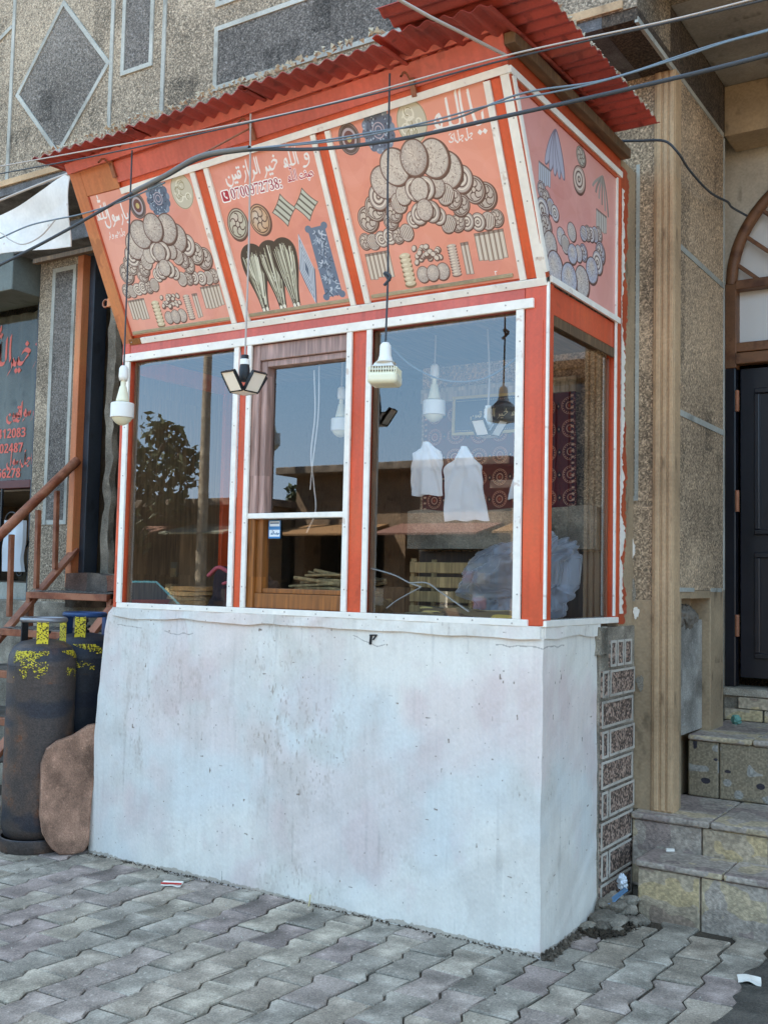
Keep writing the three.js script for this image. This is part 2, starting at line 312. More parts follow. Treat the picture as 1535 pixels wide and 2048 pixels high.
// painted lines (raised bands of smooth render) on the upper wall
{
  const z0 = -0.33, w = 0.028;
  const ln = (pts, close) => { const g = []; const P = pts.map(([x, y]) => V(x, y, z0 + 0.004)); const n = close ? P.length : P.length - 1;
    for (let i = 0; i < n; i++) { const a = P[i], b = P[(i + 1) % P.length], d = b.clone().sub(a).normalize().multiplyScalar(w * 0.42); const q = i % 2 ? 0.0015 : 0; g.push(bar(a.clone().sub(d), b.clone().add(d), 0.012 + q, w, V(0, 0, 1).cross(d).normalize().length() ? V(0, 0, 1).cross(d).normalize() : V(0, 1, 0))); } return g; };
  const panel = (pts, m) => { const s = new THREE.Shape(pts.map(([x, y]) => new THREE.Vector2(x, y))); const g = new THREE.ExtrudeGeometry(s, { depth: 0.006, bevelEnabled: false }); g.translate(0, 0, z0 - 0.003); return part(bld, 'panel', g, m); };
  const dia = [[-3.527, 5.15], [-3.95, 4.64], [-3.523, 4.16], [-3.09, 4.64]];
  panel(dia, std({ color: C(0x979089), map: grain, bumpMap: grainB, bumpScale: 0.004, roughness: 0.95 })); part(bld, 'painted_line', ln(dia, true), M.line);
  for (const x of [-4.02, -3.065, -2.62]) part(bld, 'painted_line', ln([[x, 4.07], [x, 5.9]]), M.line);
  part(bld, 'painted_line', ln([[-4.6, 4.9], [-4.05, 5.13]]), M.line);
  const r1 = [[-2.965, 5.85], [-2.965, 4.54], [-2.725, 4.54], [-2.725, 5.85]]; panel(r1, M.dashDark); part(bld, 'painted_line', ln(r1, true), M.line);
  const r2 = [[-2.205, 4.61], [-2.205, 4.262], [0.1, 4.262], [0.1, 4.61]]; panel(r2, M.dashDark); part(bld, 'painted_line', ln(r2, true), M.line);
  const r3 = [[-2.205, 5.85], [-2.205, 4.755], [0.1, 4.755], [0.1, 5.85]]; panel(r3, M.dashDark); part(bld, 'painted_line', ln(r3, true), M.line);
}
// right-hand strip of wall, corner column and porch reveal
part(bld, 'painted_line', [bx(0.076, 0.093, 1.903, 3.55, -0.872, -0.864), bx(0.043, 0.0765, 1.903, 1.925, -0.872, -0.865)], M.line);
part(bld, 'smooth_render', [bx(0.0, 0.166, 0.452, 1.43, -0.9, -0.862, 0.004)], M.beige);
part(bld, 'corner_column', [bx(0.166, 0.272, 0.45, 3.985, -0.95, -0.852, 0.008), bx(0.180, 0.205, 0.46, 3.98, -0.88, -0.842, 0.006), bx(0.214, 0.236, 0.46, 3.98, -0.88, -0.844, 0.006), bx(0.245, 0.268, 0.46, 3.98, -0.88, -0.842, 0.006)], M.column);
part(bld, 'reveal_wall', [bx(0.1, 0.262, 1.48, 3.985, -1.745, -0.951)], M.dashBrown);
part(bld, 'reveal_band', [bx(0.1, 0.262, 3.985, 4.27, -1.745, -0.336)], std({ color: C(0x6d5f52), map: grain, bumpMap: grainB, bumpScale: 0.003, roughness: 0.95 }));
part(bld, 'painted_line', [bx(0.25, 0.2655, 3.972, 3.998, -1.733, -0.338), bx(0.25, 0.266, 3.125, 3.155, -1.733, -0.955), bx(0.25, 0.266, 2.316, 2.346, -1.733, -0.955), bx(0.252, 0.267, 1.481, 3.97, -1.752, -1.734)], M.line);
part(bld, 'painted_line', bx(0.25, 0.266, 1.472, 1.492, -1.70, -1.50), M.line); part(bld, 'painted_line', bx(0.25, 0.266, 1.472, 1.492, -1.2, -0.96), M.line);
part(bld, 'reveal_foot', [bx(0.1, 0.262, 0.45, 1.478, -1.0, -0.951), bx(0.1, 0.262, 0.72, 1.478, -1.745, -1.5, 0.006), bx(0.08, 0.16, 0.45, 1.478, -1.5, -1.0), bx(0.16, 0.262, 1.44, 1.478, -1.5, -1.0)], M.beige);
part(bld, 'porch_side_wall', [bx(0.02, 0.14, 0.45, 4.27, -2.05, -1.747)], M.pale);
part(bld, 'porch_beam', [bx(0.262, 5.2, 3.985, 4.268, -2.0, -1.75, 0.006)], M.beige);
part(bld, 'porch_wall', [bx(0.02, 0.19, 0.45, 4.27, -2.2, -2.052), bx(0.19, 1.56, 3.92, 4.27, -2.2, -2.052), bx(1.56, 5.2, 0.45, 4.27, -2.2, -2.052)], M.pale);
{ // spandrel of the arch, cut out of the pale wall
  const s = new THREE.Shape(); s.moveTo(0.19, 3.236); s.lineTo(0.19, 3.92); s.lineTo(1.56, 3.92); s.lineTo(1.56, 3.236);
  for (let a = 0; a <= 20; a++) { const t = a / 20 * Math.PI; s.lineTo(0.875 + 0.684 * Math.cos(t), 3.236 + 0.684 * Math.sin(t)); }
  part(bld, 'arch_wall', new THREE.ExtrudeGeometry(s, { depth: 0.148, bevelEnabled: false }).translate(0, 0, -2.2), M.pale);
}
// the reveal's boarded niche
{
  const bxn = thing('meter_box', 'grey metal meter cover set in the wall niche beside the dark door', 'meter box', [0.2, 0.87, -1.25]); inBuilding(bxn);
  part(bxn, 'cover', [bx(-0.02, 0.02, -0.1, 0.46, -0.25, 0.24, 0.006)], std({ color: C(0xc4c0ba), map: concrete, bumpMap: concreteB, bumpScale: 0.003, roughness: 0.6 }));
  part(bxn, 'slot', bx(0.019, 0.023, 0.30, 0.40, 0.14, 0.165), M.black); part(bxn, 'slot', bx(0.019, 0.0235, 0.14, 0.22, 0.12, 0.14), M.black);
  inBuilding(solo('stuffed_rag', warp(new THREE.SphereGeometry(1, 50, 36).scale(0.045, 0.07, 0.24), (v) => { const k = 1 - 0.7 * Math.abs(n3(v, 16)) - 0.4 * Math.abs(n3(v, 38)); v.multiplyScalar(k); }).translate(0.205, 1.345, -1.23), std({ color: C(0x8d857b), map: plain, roughness: 1 }), 'crumpled grey rag stuffed above the meter cover', 'rag'));
}
// porch steps
{
  const tone = (h) => std({ color: C(h), map: tex(256, 256, (u, v) => { const k = 0.9 + 0.26 * (vn(u * 60, v * 60, 60) - 0.5) + 0.3 * (fbm(u * 4 + 9, v * 4, 4, 4) - 0.5); const s = fbm(u * 5 + 2, v * 5, 5, 3) * 1.5 - 0.25; const c = s > 0.66 ? [0.9, 0.85, 0.74] : s < 0.28 ? [0.74, 0.69, 0.68] : [0.84, 0.81, 0.78]; return [c[0] * k, c[1] * k, c[2] * k]; }, 0.62), bumpMap: concreteB, bumpScale: 0.004, roughness: 0.85 });
  const slab = tone(0xd8cec2), slab2 = tone(0xdccdb4);
  const st = thing('porch_steps', 'dusty stone clad steps up to the arched door', 'steps', [0, 0, 0]);
  part(st, 'core', [bx(0.166, 2.6, -0.03, 0.224, -1.0, -0.763), bx(0.024, 2.6, -0.03, 0.377, -2.3, -1.027), bx(0.13, 2.6, 0.377, 0.699, -2.3, -1.578), bx(0.125, 2.4, 0.699, 0.87, -2.5, -2.28)], M.stone);
  const row = (xs, y0, y1, z0, z1, nm, mats, jit = 0.003) => { for (let i = 0; i + 1 < xs.length; i++) part(st, nm, warp(new RoundedBoxGeometry(xs[i + 1] - xs[i] - 0.004, y1 - y0, z1 - z0, 3, Math.min(0.012, (y1 - y0) / 2.5, (z1 - z0) / 2.5)).translate((xs[i] + xs[i + 1]) / 2, (y0 + y1) / 2, (z0 + z1) / 2 + rr(-jit, jit)), (v) => { v.z += n3(v, 11, 2) * 0.004; v.y += n3(v, 9, 5) * 0.003; }), mats[i % mats.length]); };
  const terr = std({ color: C(0xb9afa0), map: tex(256, 256, (u, v) => { let c = [0.8, 0.76, 0.68]; const k = 0.9 + 0.3 * (vn(u * 70, v * 70, 70) - 0.5); const n = vn(u * 9, v * 9, 9); if (n > 0.76) c = [0.88, 0.9, 0.92]; else if (n < 0.14) c = [0.3, 0.28, 0.36]; return [c[0] * k, c[1] * k, c[2] * k]; }, 0.5), roughness: 0.6 });
  row([0.145, 0.43, 0.72, 1.02, 1.32, 1.62], -0.02, 0.223, -0.762, -0.735, 'riser_slab', [slab2, slab]);
  part(st, 'end_slab', bx(0.143, 0.165, -0.02, 0.223, -0.998, -0.764, 0.004), slab);
  row([0.135, 0.53, 1.02, 1.62], 0.225, 0.257, -0.999, -0.722, 'tread_slab', [slab]);
  row([0.024, 0.36, 0.66, 0.96, 1.3, 1.62], 0.06, 0.376, -1.026, -1.0, 'riser_slab', [slab, slab2], 0.001);
  row([0.022, 0.40, 0.78, 1.2, 1.62], 0.378, 0.41, -1.576, -0.985, 'tread_slab', [slab]);
  row([0.13, 0.29, 0.56, 0.85, 1.2, 1.62], 0.412, 0.698, -1.577, -1.55, 'riser_slab', [terr]);
  row([0.13, 0.46, 0.85, 1.25, 1.62], 0.70, 0.73, -2.28, -1.535, 'tread_slab', [slab]);
  part(st, 'door_sill', [bx(0.125, 1.56, 0.872, 0.918, -2.5, -2.25, 0.006)], M.stone);
  for (let r = 0; r < 2; r++) for (let i = 0; i < 6; i++) part(st, 'sill_brick', bx(0.13 + i * 0.225 + (r ? 0.08 : 0), 0.345 + i * 0.225 + (r ? 0.08 : 0), 0.733 + r * 0.069, 0.799 + r * 0.069, -2.28, -2.255 + rr(0, 0.008), 0.006), slab2);
}
// arched door
{
  const d = thing('arched_door', 'dark metal double door under an arched transom with slanting bars', 'door', [0.19, 0.945, -2.1]); inBuilding(d);
  const W = 1.37, brown = std({ color: C(0x7d5436), map: rustTone(0x8a6a50), roughness: 0.55 }), dk = phy({ color: C(0x23232c), map: plain, roughness: 0.35, clearcoat: 0.3 });
  part(d, 'frame_post', [bx(0, 0.06, 0, 1.80, -0.02, 0.06, 0.006)], dk); part(d, 'frame_post', [bx(W - 0.06, W, 0, 1.80, -0.02, 0.06, 0.006)], dk);
  part(d, 'frame_post', [bx(0, 0.065, 1.80, 2.29, -0.02, 0.062, 0.006)], brown); part(d, 'frame_post', [bx(W - 0.065, W, 1.80, 2.29, -0.02, 0.062, 0.006)], brown);
  part(d, 'transom_bar', [bx(0.06, W - 0.06, 1.82, 1.885, -0.01, 0.066, 0.006)], brown); part(d, 'transom_bar', [bx(0.06, W - 0.06, 1.89, 1.945, -0.01, 0.058, 0.006)], brown); part(d, 'transom_bar', [bx(0.06, W - 0.06, 2.25, 2.305, -0.01, 0.066, 0.006)], brown);
  const arc = []; for (let i = 0; i <= 24; i++) { const t = Math.PI * i / 24; arc.push(V(W / 2 - 0.655 * Math.cos(t), 2.29 + 0.655 * Math.sin(t), 0.03)); }
  part(d, 'arch_frame', rod(arc, 0.035, 8, 48), brown);
  for (let i = 0; i < 11; i++) { // slanting bars inside the arch
    const t0 = Math.PI * (0.06 + i * 0.082), a = V(W / 2 - 0.64 * Math.cos(t0), 2.29 + 0.64 * Math.sin(t0), 0.03); let b = a.clone(), s = 0.02;
    for (; s < 1.4; s += 0.02) { b = V(a.x + s * 0.72, a.y - s * 0.62, 0.03); if (b.y < 2.3 || Math.hypot(b.x - W / 2, b.y - 2.29) > 0.65) break; }
    if (s > 0.06) part(d, 'slanting_bar', bar(a, b, 0.022, 0.022), brown);
  }
  const frost = std({ color: C(0xd9d6d2), roughness: 0.25 });
  const half = new THREE.Shape(); half.moveTo(0.04, 2.29); for (let i = 0; i <= 24; i++) { const t = Math.PI * (1 - i / 24); half.lineTo(W / 2 + 0.645 * Math.cos(t), 2.29 + 0.645 * Math.sin(t)); }
  part(d, 'arch_pane', new THREE.ExtrudeGeometry(half, { depth: 0.008, bevelEnabled: false }).translate(0, 0, -0.03), frost);
  part(d, 'transom_pane', bx(0.05, W - 0.05, 1.94, 2.26, -0.03, -0.02), frost);
  for (let k = 0; k < 2; k++) {
    const x0 = 0.075 + k * 0.61, x1 = x0 + 0.6;
    const leaf = part(d, 'door_leaf', [bx(x0, x1, 0.05, 1.8, -0.03, 0.015, 0.004)], dk);
    for (const [y0, y1] of [[0.16, 0.75], [0.85, 1.68]]) {
      part(leaf, 'panel_moulding', [bx(x0 + 0.08, x1 - 0.08, y0, y0 + 0.03, 0.012, 0.035, 0.006), bx(x0 + 0.08, x1 - 0.08, y1 - 0.03, y1, 0.012, 0.035, 0.006), bx(x0 + 0.08, x0 + 0.11, y0 + 0.03, y1 - 0.03, 0.012, 0.034, 0.006), bx(x1 - 0.11, x1 - 0.08, y0 + 0.03, y1 - 0.03, 0.012, 0.034, 0.006)], dk);
      for (let s = 0; s < 3; s++) { const cy = y0 + (y1 - y0) * (0.22 + s * 0.28), pts = []; for (let i = 0; i <= 20; i++) { const t = i / 20, a = t * 8, r = 0.012 + 0.075 * (1 - t); pts.push(V((x0 + x1) / 2 + (s % 2 ? 1 : -1) * 0.03 + r * Math.cos(a), cy + r * Math.sin(a), 0.022)); } part(leaf, 'scroll', rod(pts, 0.008, 6, 40), dk); }
    }
  }
  for (const y of [0.28, 0.98, 1.55]) part(d, 'hinge', lathe([[0.0, 0], [0.012, 0], [0.012, 0.12], [0, 0.12]], 10).translate(0.068, y, 0.055), M.steelBrown);
}

// ---------- lettering drawn with a chisel pen (no font file holds these letters) ----------
function pen(g, strokes, ox, oy, s, w, ang = -0.9) {
  const nx = Math.cos(ang) * w / 2, ny = Math.sin(ang) * w / 2;
  for (const st of strokes) {
    if (st.length === 1) { const [x, y] = st[0], X = ox + x * s, Y = oy - y * s, r = w * 0.62; g.beginPath(); g.moveTo(X - r, Y); g.lineTo(X, Y - r); g.lineTo(X + r, Y); g.lineTo(X, Y + r); g.closePath(); g.fill(); continue; }
    const c = new THREE.CatmullRomCurve3(st.map(([x, y]) => V(ox + x * s, oy - y * s, 0)), false, 'centripetal').getPoints(st.length * 7);
    for (let i = 0; i + 1 < c.length; i++) {
      const a = c[i], b = c[i + 1]; g.beginPath(); g.moveTo(a.x - nx, a.y - ny); g.lineTo(a.x + nx, a.y + ny); g.lineTo(b.x + nx, b.y + ny); g.lineTo(b.x - nx, b.y - ny); g.closePath(); g.fill();
      g.beginPath(); g.arc(b.x, b.y, w * 0.24, 0, 7); g.fill();
    }
  }
}
const sh = (st, dx, dy = 0, k = 1) => st.map((l) => l.map(([x, y]) => [x * k + dx, y * k + dy]));
const G = {
  waw: [[[-0.12, 0.12], [-0.32, 0.2], [-0.3, 0.42], [-0.1, 0.42], [-0.02, 0.2], [-0.12, -0.08], [-0.4, -0.26], [-0.62, -0.24]]],
  alef: [[[0, 1], [-0.03, 0.5], [0.0, 0.0]]],
  llh: [[[-0.05, 1.02], [-0.06, 0.5], [-0.08, 0.1], [-0.22, 0.02], [-0.4, 0.05], [-0.42, 0.5], [-0.42, 0.86], [-0.42, 0.5], [-0.44, 0.08], [-0.6, 0.02], [-0.82, 0.06], [-0.95, 0.28], [-0.8, 0.46], [-0.72, 0.2], [-0.85, 0.0], [-1.05, 0.04]], [[-0.3, 1.2], [-0.36, 1.1], [-0.42, 1.2], [-0.5, 1.1], [-0.54, 1.24]], [[-0.44, 1.32], [-0.46, 1.52]]],
  khyr: [[[-0.4, 0.44], [-0.2, 0.56], [0.06, 0.42], [-0.16, 0.24], [-0.36, 0.04], [-0.56, 0.06], [-0.66, 0.26], [-0.68, 0.04], [-0.84, 0.06], [-0.96, 0.24], [-0.98, -0.06], [-1.22, -0.34]], [[-0.12, 0.78]], [[-0.54, -0.22]], [[-0.72, -0.22]]],
  lr: [[[-0.04, 1.02], [-0.05, 0.4], [-0.08, 0.06], [-0.26, 0.06], [-0.36, 0.24], [-0.38, -0.06], [-0.62, -0.34]]],
  z: [[[0, 0.36], [-0.03, 0.02], [-0.26, -0.32]], [[-0.02, 0.6]]],
  qyn: [[[0.05, 0.06], [0.02, 0.38], [-0.16, 0.42], [-0.18, 0.18], [0, 0.04], [-0.3, 0.05], [-0.44, 0.26], [-0.46, 0.04], [-0.62, 0.06], [-0.7, 0.28], [-0.72, -0.1], [-0.98, -0.36], [-1.28, -0.2], [-1.32, 0.12]], [[0.02, 0.64]], [[-0.16, 0.64]], [[-0.4, -0.22]], [[-0.56, -0.22]], [[-1.02, 0.2]]],
  sb: [[[0.1, 0.05], [-0.06, 0.38], [-0.36, 0.36], [-0.42, 0.08], [-0.1, 0.04], [-0.46, 0.05], [-0.54, 0.26], [-0.58, 0.05], [-0.74, 0.06], [-0.78, 0.34], [-0.96, 0.34], [-0.9, 0.08], [-1.1, 0.06], [-1.5, 0.02], [-1.68, 0.12], [-1.7, 0.3]], [[-0.56, -0.2]], [[-0.86, 0.56]], [[-1.34, 0.36]], [[-1.48, 0.36]]],
  ya: [[[0.02, 0.34], [-0.02, 0.06], [-0.22, 0.04], [-0.3, 0.3], [-0.34, 1.04]], [[0.0, -0.22]], [[-0.18, -0.22]]],
  rswl: [[[0, 0.36], [-0.03, 0.02], [-0.26, -0.3]], [[-0.34, 0.34], [-0.37, 0.06], [-0.47, 0.26], [-0.51, 0.06], [-0.61, 0.28], [-0.64, 0.05], [-0.84, 0.06], [-0.98, 0.3], [-0.86, 0.44], [-0.78, 0.2], [-0.88, -0.1], [-1.1, -0.28]], [[-1.22, 1.02], [-1.24, 0.3], [-1.3, -0.12], [-1.5, -0.3], [-1.72, -0.16], [-1.76, 0.16]]],
  jl: [[[-0.36, 0.4], [-0.16, 0.5], [0.06, 0.4], [-0.16, 0.2], [-0.36, 0.04], [-0.56, 0.05], [-0.6, 0.5], [-0.62, 0.96], [-0.62, 0.4], [-0.7, -0.1], [-0.92, -0.22], [-1.06, 0.06]], [[-0.2, -0.16]], [[-0.5, 1.16], [-0.58, 1.08], [-0.66, 1.18]]],
  k: [[[0.1, 0.9], [-0.3, 0.62], [-0.02, 0.32], [-0.1, 0.04], [-0.5, 0.02], [-0.66, 0.2]], [[-0.2, 1.08], [-0.5, 0.9]]],
};
const W = {
  razeqin: [...sh(G.waw, 0), ...sh(G.alef, -0.95), ...sh(G.llh, -1.1), ...sh(G.khyr, -2.7), ...sh(G.alef, -4.25), ...sh(G.lr, -4.4), ...sh(G.alef, -5.2), ...sh(G.z, -5.45), ...sh(G.qyn, -5.95)],
  sebghat: [...sh(G.sb, 0), ...sh(G.alef, -2.05), ...sh(G.llh, -2.2)],
  yaAllah: [...sh(G.ya, 0), ...sh(G.alef, -0.62, 0.1), ...sh(G.llh, -0.72, 0.1)],
  jalla: [...sh(G.jl, 0), ...sh(G.jl, -1.35), ...sh(G.alef, -2.55), ...sh(G.k, -2.8)],
  yaRasul: [...sh(G.ya, 0), ...sh(G.rswl, -0.5), ...sh(G.alef, -1.75, 0.35), ...sh(G.llh, -1.85, 0.35)],
};
// ---------- printed bread pictures ----------
function canvas(w, h) { const c = document.createElement('canvas'); c.width = w; c.height = h; return [c, c.getContext('2d')]; }
function toTex(c) { const t = new THREE.CanvasTexture(c); t.colorSpace = THREE.SRGBColorSpace; t.anisotropy = 8; return t; }
const el = (g, x, y, a, b, r = 0) => { g.beginPath(); g.ellipse(x, y, a, b, r, 0, 7); };
function bread(g, x, y, r, kind, tint = '#c9b4a2', rot = 0, k = 1.12) { rot += rr(-0.5, 0.5); r *= rr(0.98, 1.06);
  g.save(); g.translate(x, y); g.rotate(rot); g.scale(1, k);
  g.fillStyle = 'rgba(78,44,36,.9)'; el(g, r * 0.08, r * 0.07, r * 1.03, r * 1.03); g.fill();
  { const gr = g.createRadialGradient(-r * 0.25, -r * 0.3, r * 0.1, 0, 0, r * 1.02); gr.addColorStop(0, '#d3c3b4'); gr.addColorStop(0.86, tint); gr.addColorStop(1, '#95827a'); g.fillStyle = gr; } el(g, 0, 0, r, r); g.fill();
  g.strokeStyle = '#6d4c42'; g.lineWidth = r * 0.08; el(g, 0, 0, r * 0.98, r * 0.98); g.stroke();
  if (kind === 0) { for (let i = 0; i < 150; i++) { const a = rnd() * 6.3, q = Math.sqrt(rnd()) * r * 0.88; g.fillStyle = rnd() < 0.5 ? 'rgba(104,72,62,.45)' : 'rgba(240,228,214,.6)'; el(g, q * Math.cos(a), q * Math.sin(a), r * rr(0.03, 0.09), r * 0.022, a + rr(-0.6, 0.6)); g.fill(); } }
  if (kind === 1) { for (let i = 1; i < 5; i++) { g.strokeStyle = i % 2 ? 'rgba(84,54,46,.95)' : 'rgba(238,226,212,.9)'; g.lineWidth = r * 0.09; el(g, -r * 0.05, 0, r * (0.18 * i), r * (0.18 * i)); g.stroke(); } }
  if (kind === 2) { g.strokeStyle = 'rgba(84,54,46,.9)'; g.lineWidth = r * 0.08; for (let i = -3; i < 4; i++) { g.beginPath(); g.moveTo(i * r * 0.24, -r * 0.75 + Math.abs(i) * r * 0.1); g.lineTo(i * r * 0.24, r * 0.75 - Math.abs(i) * r * 0.1); g.stroke(); } g.strokeStyle = 'rgba(238,226,212,.7)'; for (let i = -3; i < 4; i++) { g.beginPath(); g.moveTo(i * r * 0.24 + r * 0.09, -r * 0.6); g.lineTo(i * r * 0.24 + r * 0.09, r * 0.6); g.stroke(); } }
  if (kind === 3) { g.strokeStyle = 'rgba(84,54,46,.9)'; g.lineWidth = r * 0.08; for (let i = 0; i < 6; i++) { const a = i * 1.05; g.beginPath(); g.arc(r * 0.45 * Math.cos(a), r * 0.45 * Math.sin(a), r * 0.26, a, a + 4); g.stroke(); } el(g, 0, 0, r * 0.82, r * 0.82); g.stroke(); }
  g.restore();
}
function sticks(g, x, y, w, h, n, tint) { for (let i = 0; i < n; i++) { const sx = x + (i + 0.5) * w / n, hh = h * rr(0.92, 1.04); g.fillStyle = '#8d7565'; g.fillRect(sx - w / n / 2, y, w / n, hh); g.fillStyle = tint || '#cfc1b0'; g.fillRect(sx - w / n * 0.36, y + 2, w / n * 0.72, hh - 4); g.fillStyle = 'rgba(240,232,220,.7)'; g.fillRect(sx - w / n * 0.1, y + 4, w / n * 0.16, hh - 12); } g.fillStyle = 'rgba(70,45,40,.45)'; g.fillRect(x, y, w, h * 0.1); }
function braid(g, x, y, w, h, n, tint, dark) { for (let i = 0; i < n; i++) { const yy = y + (i + 0.5) * h / n; g.fillStyle = dark; el(g, x, yy + h / n * 0.25, w * 0.52, h / n * 0.75); g.fill(); g.fillStyle = tint; el(g, x, yy - h / n * 0.08, w * 0.46, h / n * 0.58); g.fill(); g.fillStyle = 'rgba(246,236,214,.6)'; el(g, x - w * 0.1, yy - h / n * 0.2, w * 0.2, h / n * 0.22); g.fill(); } }
function plate(g, x, y, r, kind) {
  if (kind === 0) { g.fillStyle = '#5d4a48'; el(g, x, y, r, r * 1.18); g.fill(); g.fillStyle = '#b6a8ad'; el(g, x, y, r * 0.66, r * 0.8); g.fill(); g.fillStyle = '#6d3f3d'; el(g, x, y, r * 0.5, r * 0.6); g.fill(); g.fillStyle = '#c8b071'; el(g, x, y, r * 0.22, r * 0.26); g.fill(); g.strokeStyle = '#8f7a78'; g.lineWidth = r * 0.06; el(g, x, y, r * 0.9, r * 1.06); g.stroke(); }
  if (kind === 1) { for (let i = 0; i < 14; i++) { const a = i / 14 * 6.283; g.fillStyle = i % 2 ? '#5c6a80' : '#7c8ba0'; el(g, x + r * 0.8 * Math.cos(a), y + r * 0.92 * Math.sin(a), r * 0.26, r * 0.28); g.fill(); } g.fillStyle = '#56637a'; el(g, x, y, r * 0.78, r * 0.9); g.fill(); for (let i = 0; i < 60; i++) { const a = rnd() * 6.3, q = rr(0.4, 0.95) * r; g.fillStyle = rnd() < 0.5 ? '#a9b9c9' : '#3f4356'; el(g, x + q * Math.cos(a), y + q * 1.12 * Math.sin(a), r * 0.06, r * 0.05, a); g.fill(); } g.strokeStyle = '#b7a9b2'; g.lineWidth = r * 0.06; for (const q of [0.2, 0.36]) { el(g, x, y, r * q, r * q * 1.1); g.stroke(); } }
  if (kind === 2) { g.fillStyle = '#cdc4ae'; el(g, x, y, r, r * 1.2); g.fill(); g.strokeStyle = '#e9e2cf'; g.lineWidth = r * 0.09; for (let i = 0; i < 6; i++) { g.beginPath(); g.arc(x + rr(-0.5, 0.5) * r, y + rr(-0.7, 0.7) * r, r * rr(0.15, 0.35), rnd() * 6, rnd() * 6 + 3.5); g.stroke(); } g.strokeStyle = '#a0936f'; g.lineWidth = r * 0.05; el(g, x, y, r * 0.97, r * 1.16); g.stroke(); for (let i = 0; i < 8; i++) { g.beginPath(); g.arc(x + rr(-0.5, 0.5) * r, y + rr(-0.7, 0.7) * r, r * rr(0.15, 0.35), rnd() * 6, rnd() * 6 + 3); g.stroke(); } }
}
function ground(g, w, h, col) { // faded print: faint blotches and a few scuffs
  g.fillStyle = col; g.fillRect(0, 0, w, h);
  for (let i = 0; i < 60; i++) { g.fillStyle = rnd() < 0.5 ? 'rgba(255,225,210,.035)' : 'rgba(150,50,40,.03)'; el(g, rnd() * w, rnd() * h, rr(0.05, 0.25) * w, rr(0.05, 0.2) * h, rnd() * 3); g.fill(); }
  for (let i = 0; i < 25; i++) { g.fillStyle = 'rgba(90,60,50,.25)'; el(g, rnd() * w, rnd() * h, 1.4, 1.4); g.fill(); }
}
function pyramid(g, S, dx = 0, dy = 0) {
  const P = (x, y) => [(x + dx) * S, (y + dy) * S];
  sticks(g, ...P(0.04, 0.735), 0.17 * S, 0.15 * S, 6); sticks(g, ...P(0.77, 0.73), 0.18 * S, 0.155 * S, 6);
  const row = (l, r, kinds) => l.forEach(([x, y], i) => bread(g, ...P(x, y), r * S, kinds[i % kinds.length], ['#bfb0a6', '#b3a59c', '#c9bcb0'][Math.floor(rnd() * 3)], (x - 0.5) * 0.8));
  row([[0.922, 0.673], [0.869, 0.678], [0.809, 0.674], [0.744, 0.662], [0.687, 0.659], [0.628, 0.656], [0.579, 0.607]], 0.043, [3, 2, 1, 1]);
  row([[0.064, 0.666], [0.117, 0.676], [0.178, 0.67], [0.234, 0.663], [0.292, 0.666], [0.351, 0.66], [0.413, 0.599]], 0.043, [3, 2, 1, 1]);
  row([[0.882, 0.551], [0.821, 0.508], [0.763, 0.444]], 0.066, [3, 3, 1]); row([[0.116, 0.55], [0.18, 0.498], [0.223, 0.442]], 0.066, [3, 3, 1]);
  row([[0.688, 0.384], [0.279, 0.375]], 0.085, [0, 0]);
  row([[0.726, 0.573], [0.688, 0.535], [0.646, 0.503], [0.6, 0.458]], 0.05, [3, 3, 2, 0]); row([[0.265, 0.579], [0.297, 0.54], [0.343, 0.498], [0.385, 0.46]], 0.05, [3, 3, 2, 0]);
  row([[0.366, 0.309], [0.619, 0.311], [0.498, 0.285]], 0.088, [0, 0, 0]);
  row([[0.53, 0.45], [0.46, 0.445], [0.49, 0.45]], 0.058, [1, 1, 0]); row([[0.535, 0.575], [0.46, 0.575], [0.497, 0.56]], 0.052, [1, 1, 0]);
  braid(g, ...P(0.305, 0.77), 0.075 * S, 0.18 * S, 7, '#d8c7a8', '#8d7052');
  for (let i = 0; i < 28; i++) { const a = rr(-1, 1), b = rr(-1, 1); g.fillStyle = '#6f5148'; el(g, ...P(0.465 + a * 0.088, 0.79 + b * 0.042), 0.021 * S, 0.018 * S, a); g.fill(); g.fillStyle = '#d9cabb'; el(g, ...P(0.462 + a * 0.088, 0.787 + b * 0.042), 0.015 * S, 0.012 * S, a); g.fill(); }
  row([[0.4, 0.9], [0.53, 0.9], [0.465, 0.9]], 0.042, [0, 0, 0]);
  braid(g, ...P(0.617, 0.765), 0.06 * S, 0.17 * S, 11, '#c9b5a6', '#7a5a50'); sticks(g, ...P(0.675, 0.765), 0.05 * S, 0.17 * S, 2, '#c9b7a8');
}
const RED = '#ec9c84';
function signRight() {
  const [c, g] = canvas(1024, 1024); ground(g, 1024, 1024, RED);
  plate(g, 117, 116, 74, 0); plate(g, 322, 110, 104, 1); plate(g, 545, 112, 96, 2);
  g.fillStyle = '#f4ece6'; pen(g, W.yaAllah, 975, 205, 172, 25); pen(g, W.jalla, 895, 258, 42, 9);
  pyramid(g, 1024); g.fillStyle = '#f4ece6'; g.fillRect(870, 965, 16, 5); g.fillRect(872, 965, 5, 22);
  return toTex(c);
}
function signLeft() {
  const [c, g] = canvas(1024, 1024); ground(g, 1024, 1024, '#eca28c');
  plate(g, 452, 138, 76, 0); plate(g, 664, 124, 104, 1); plate(g, 900, 116, 98, 2);
  g.fillStyle = '#f4ece6'; pen(g, W.yaRasul, 330, 205, 106, 17); pen(g, [...sh(G.jl, 0), ...sh(G.z, -1.3), ...sh(G.khyr, -1.7), ...sh(G.waw, -3.1), ...sh(G.lr, -3.9)], 250, 305, 38, 8);
  pyramid(g, 1024, 0.025, 0.012);
  return toTex(c);
}
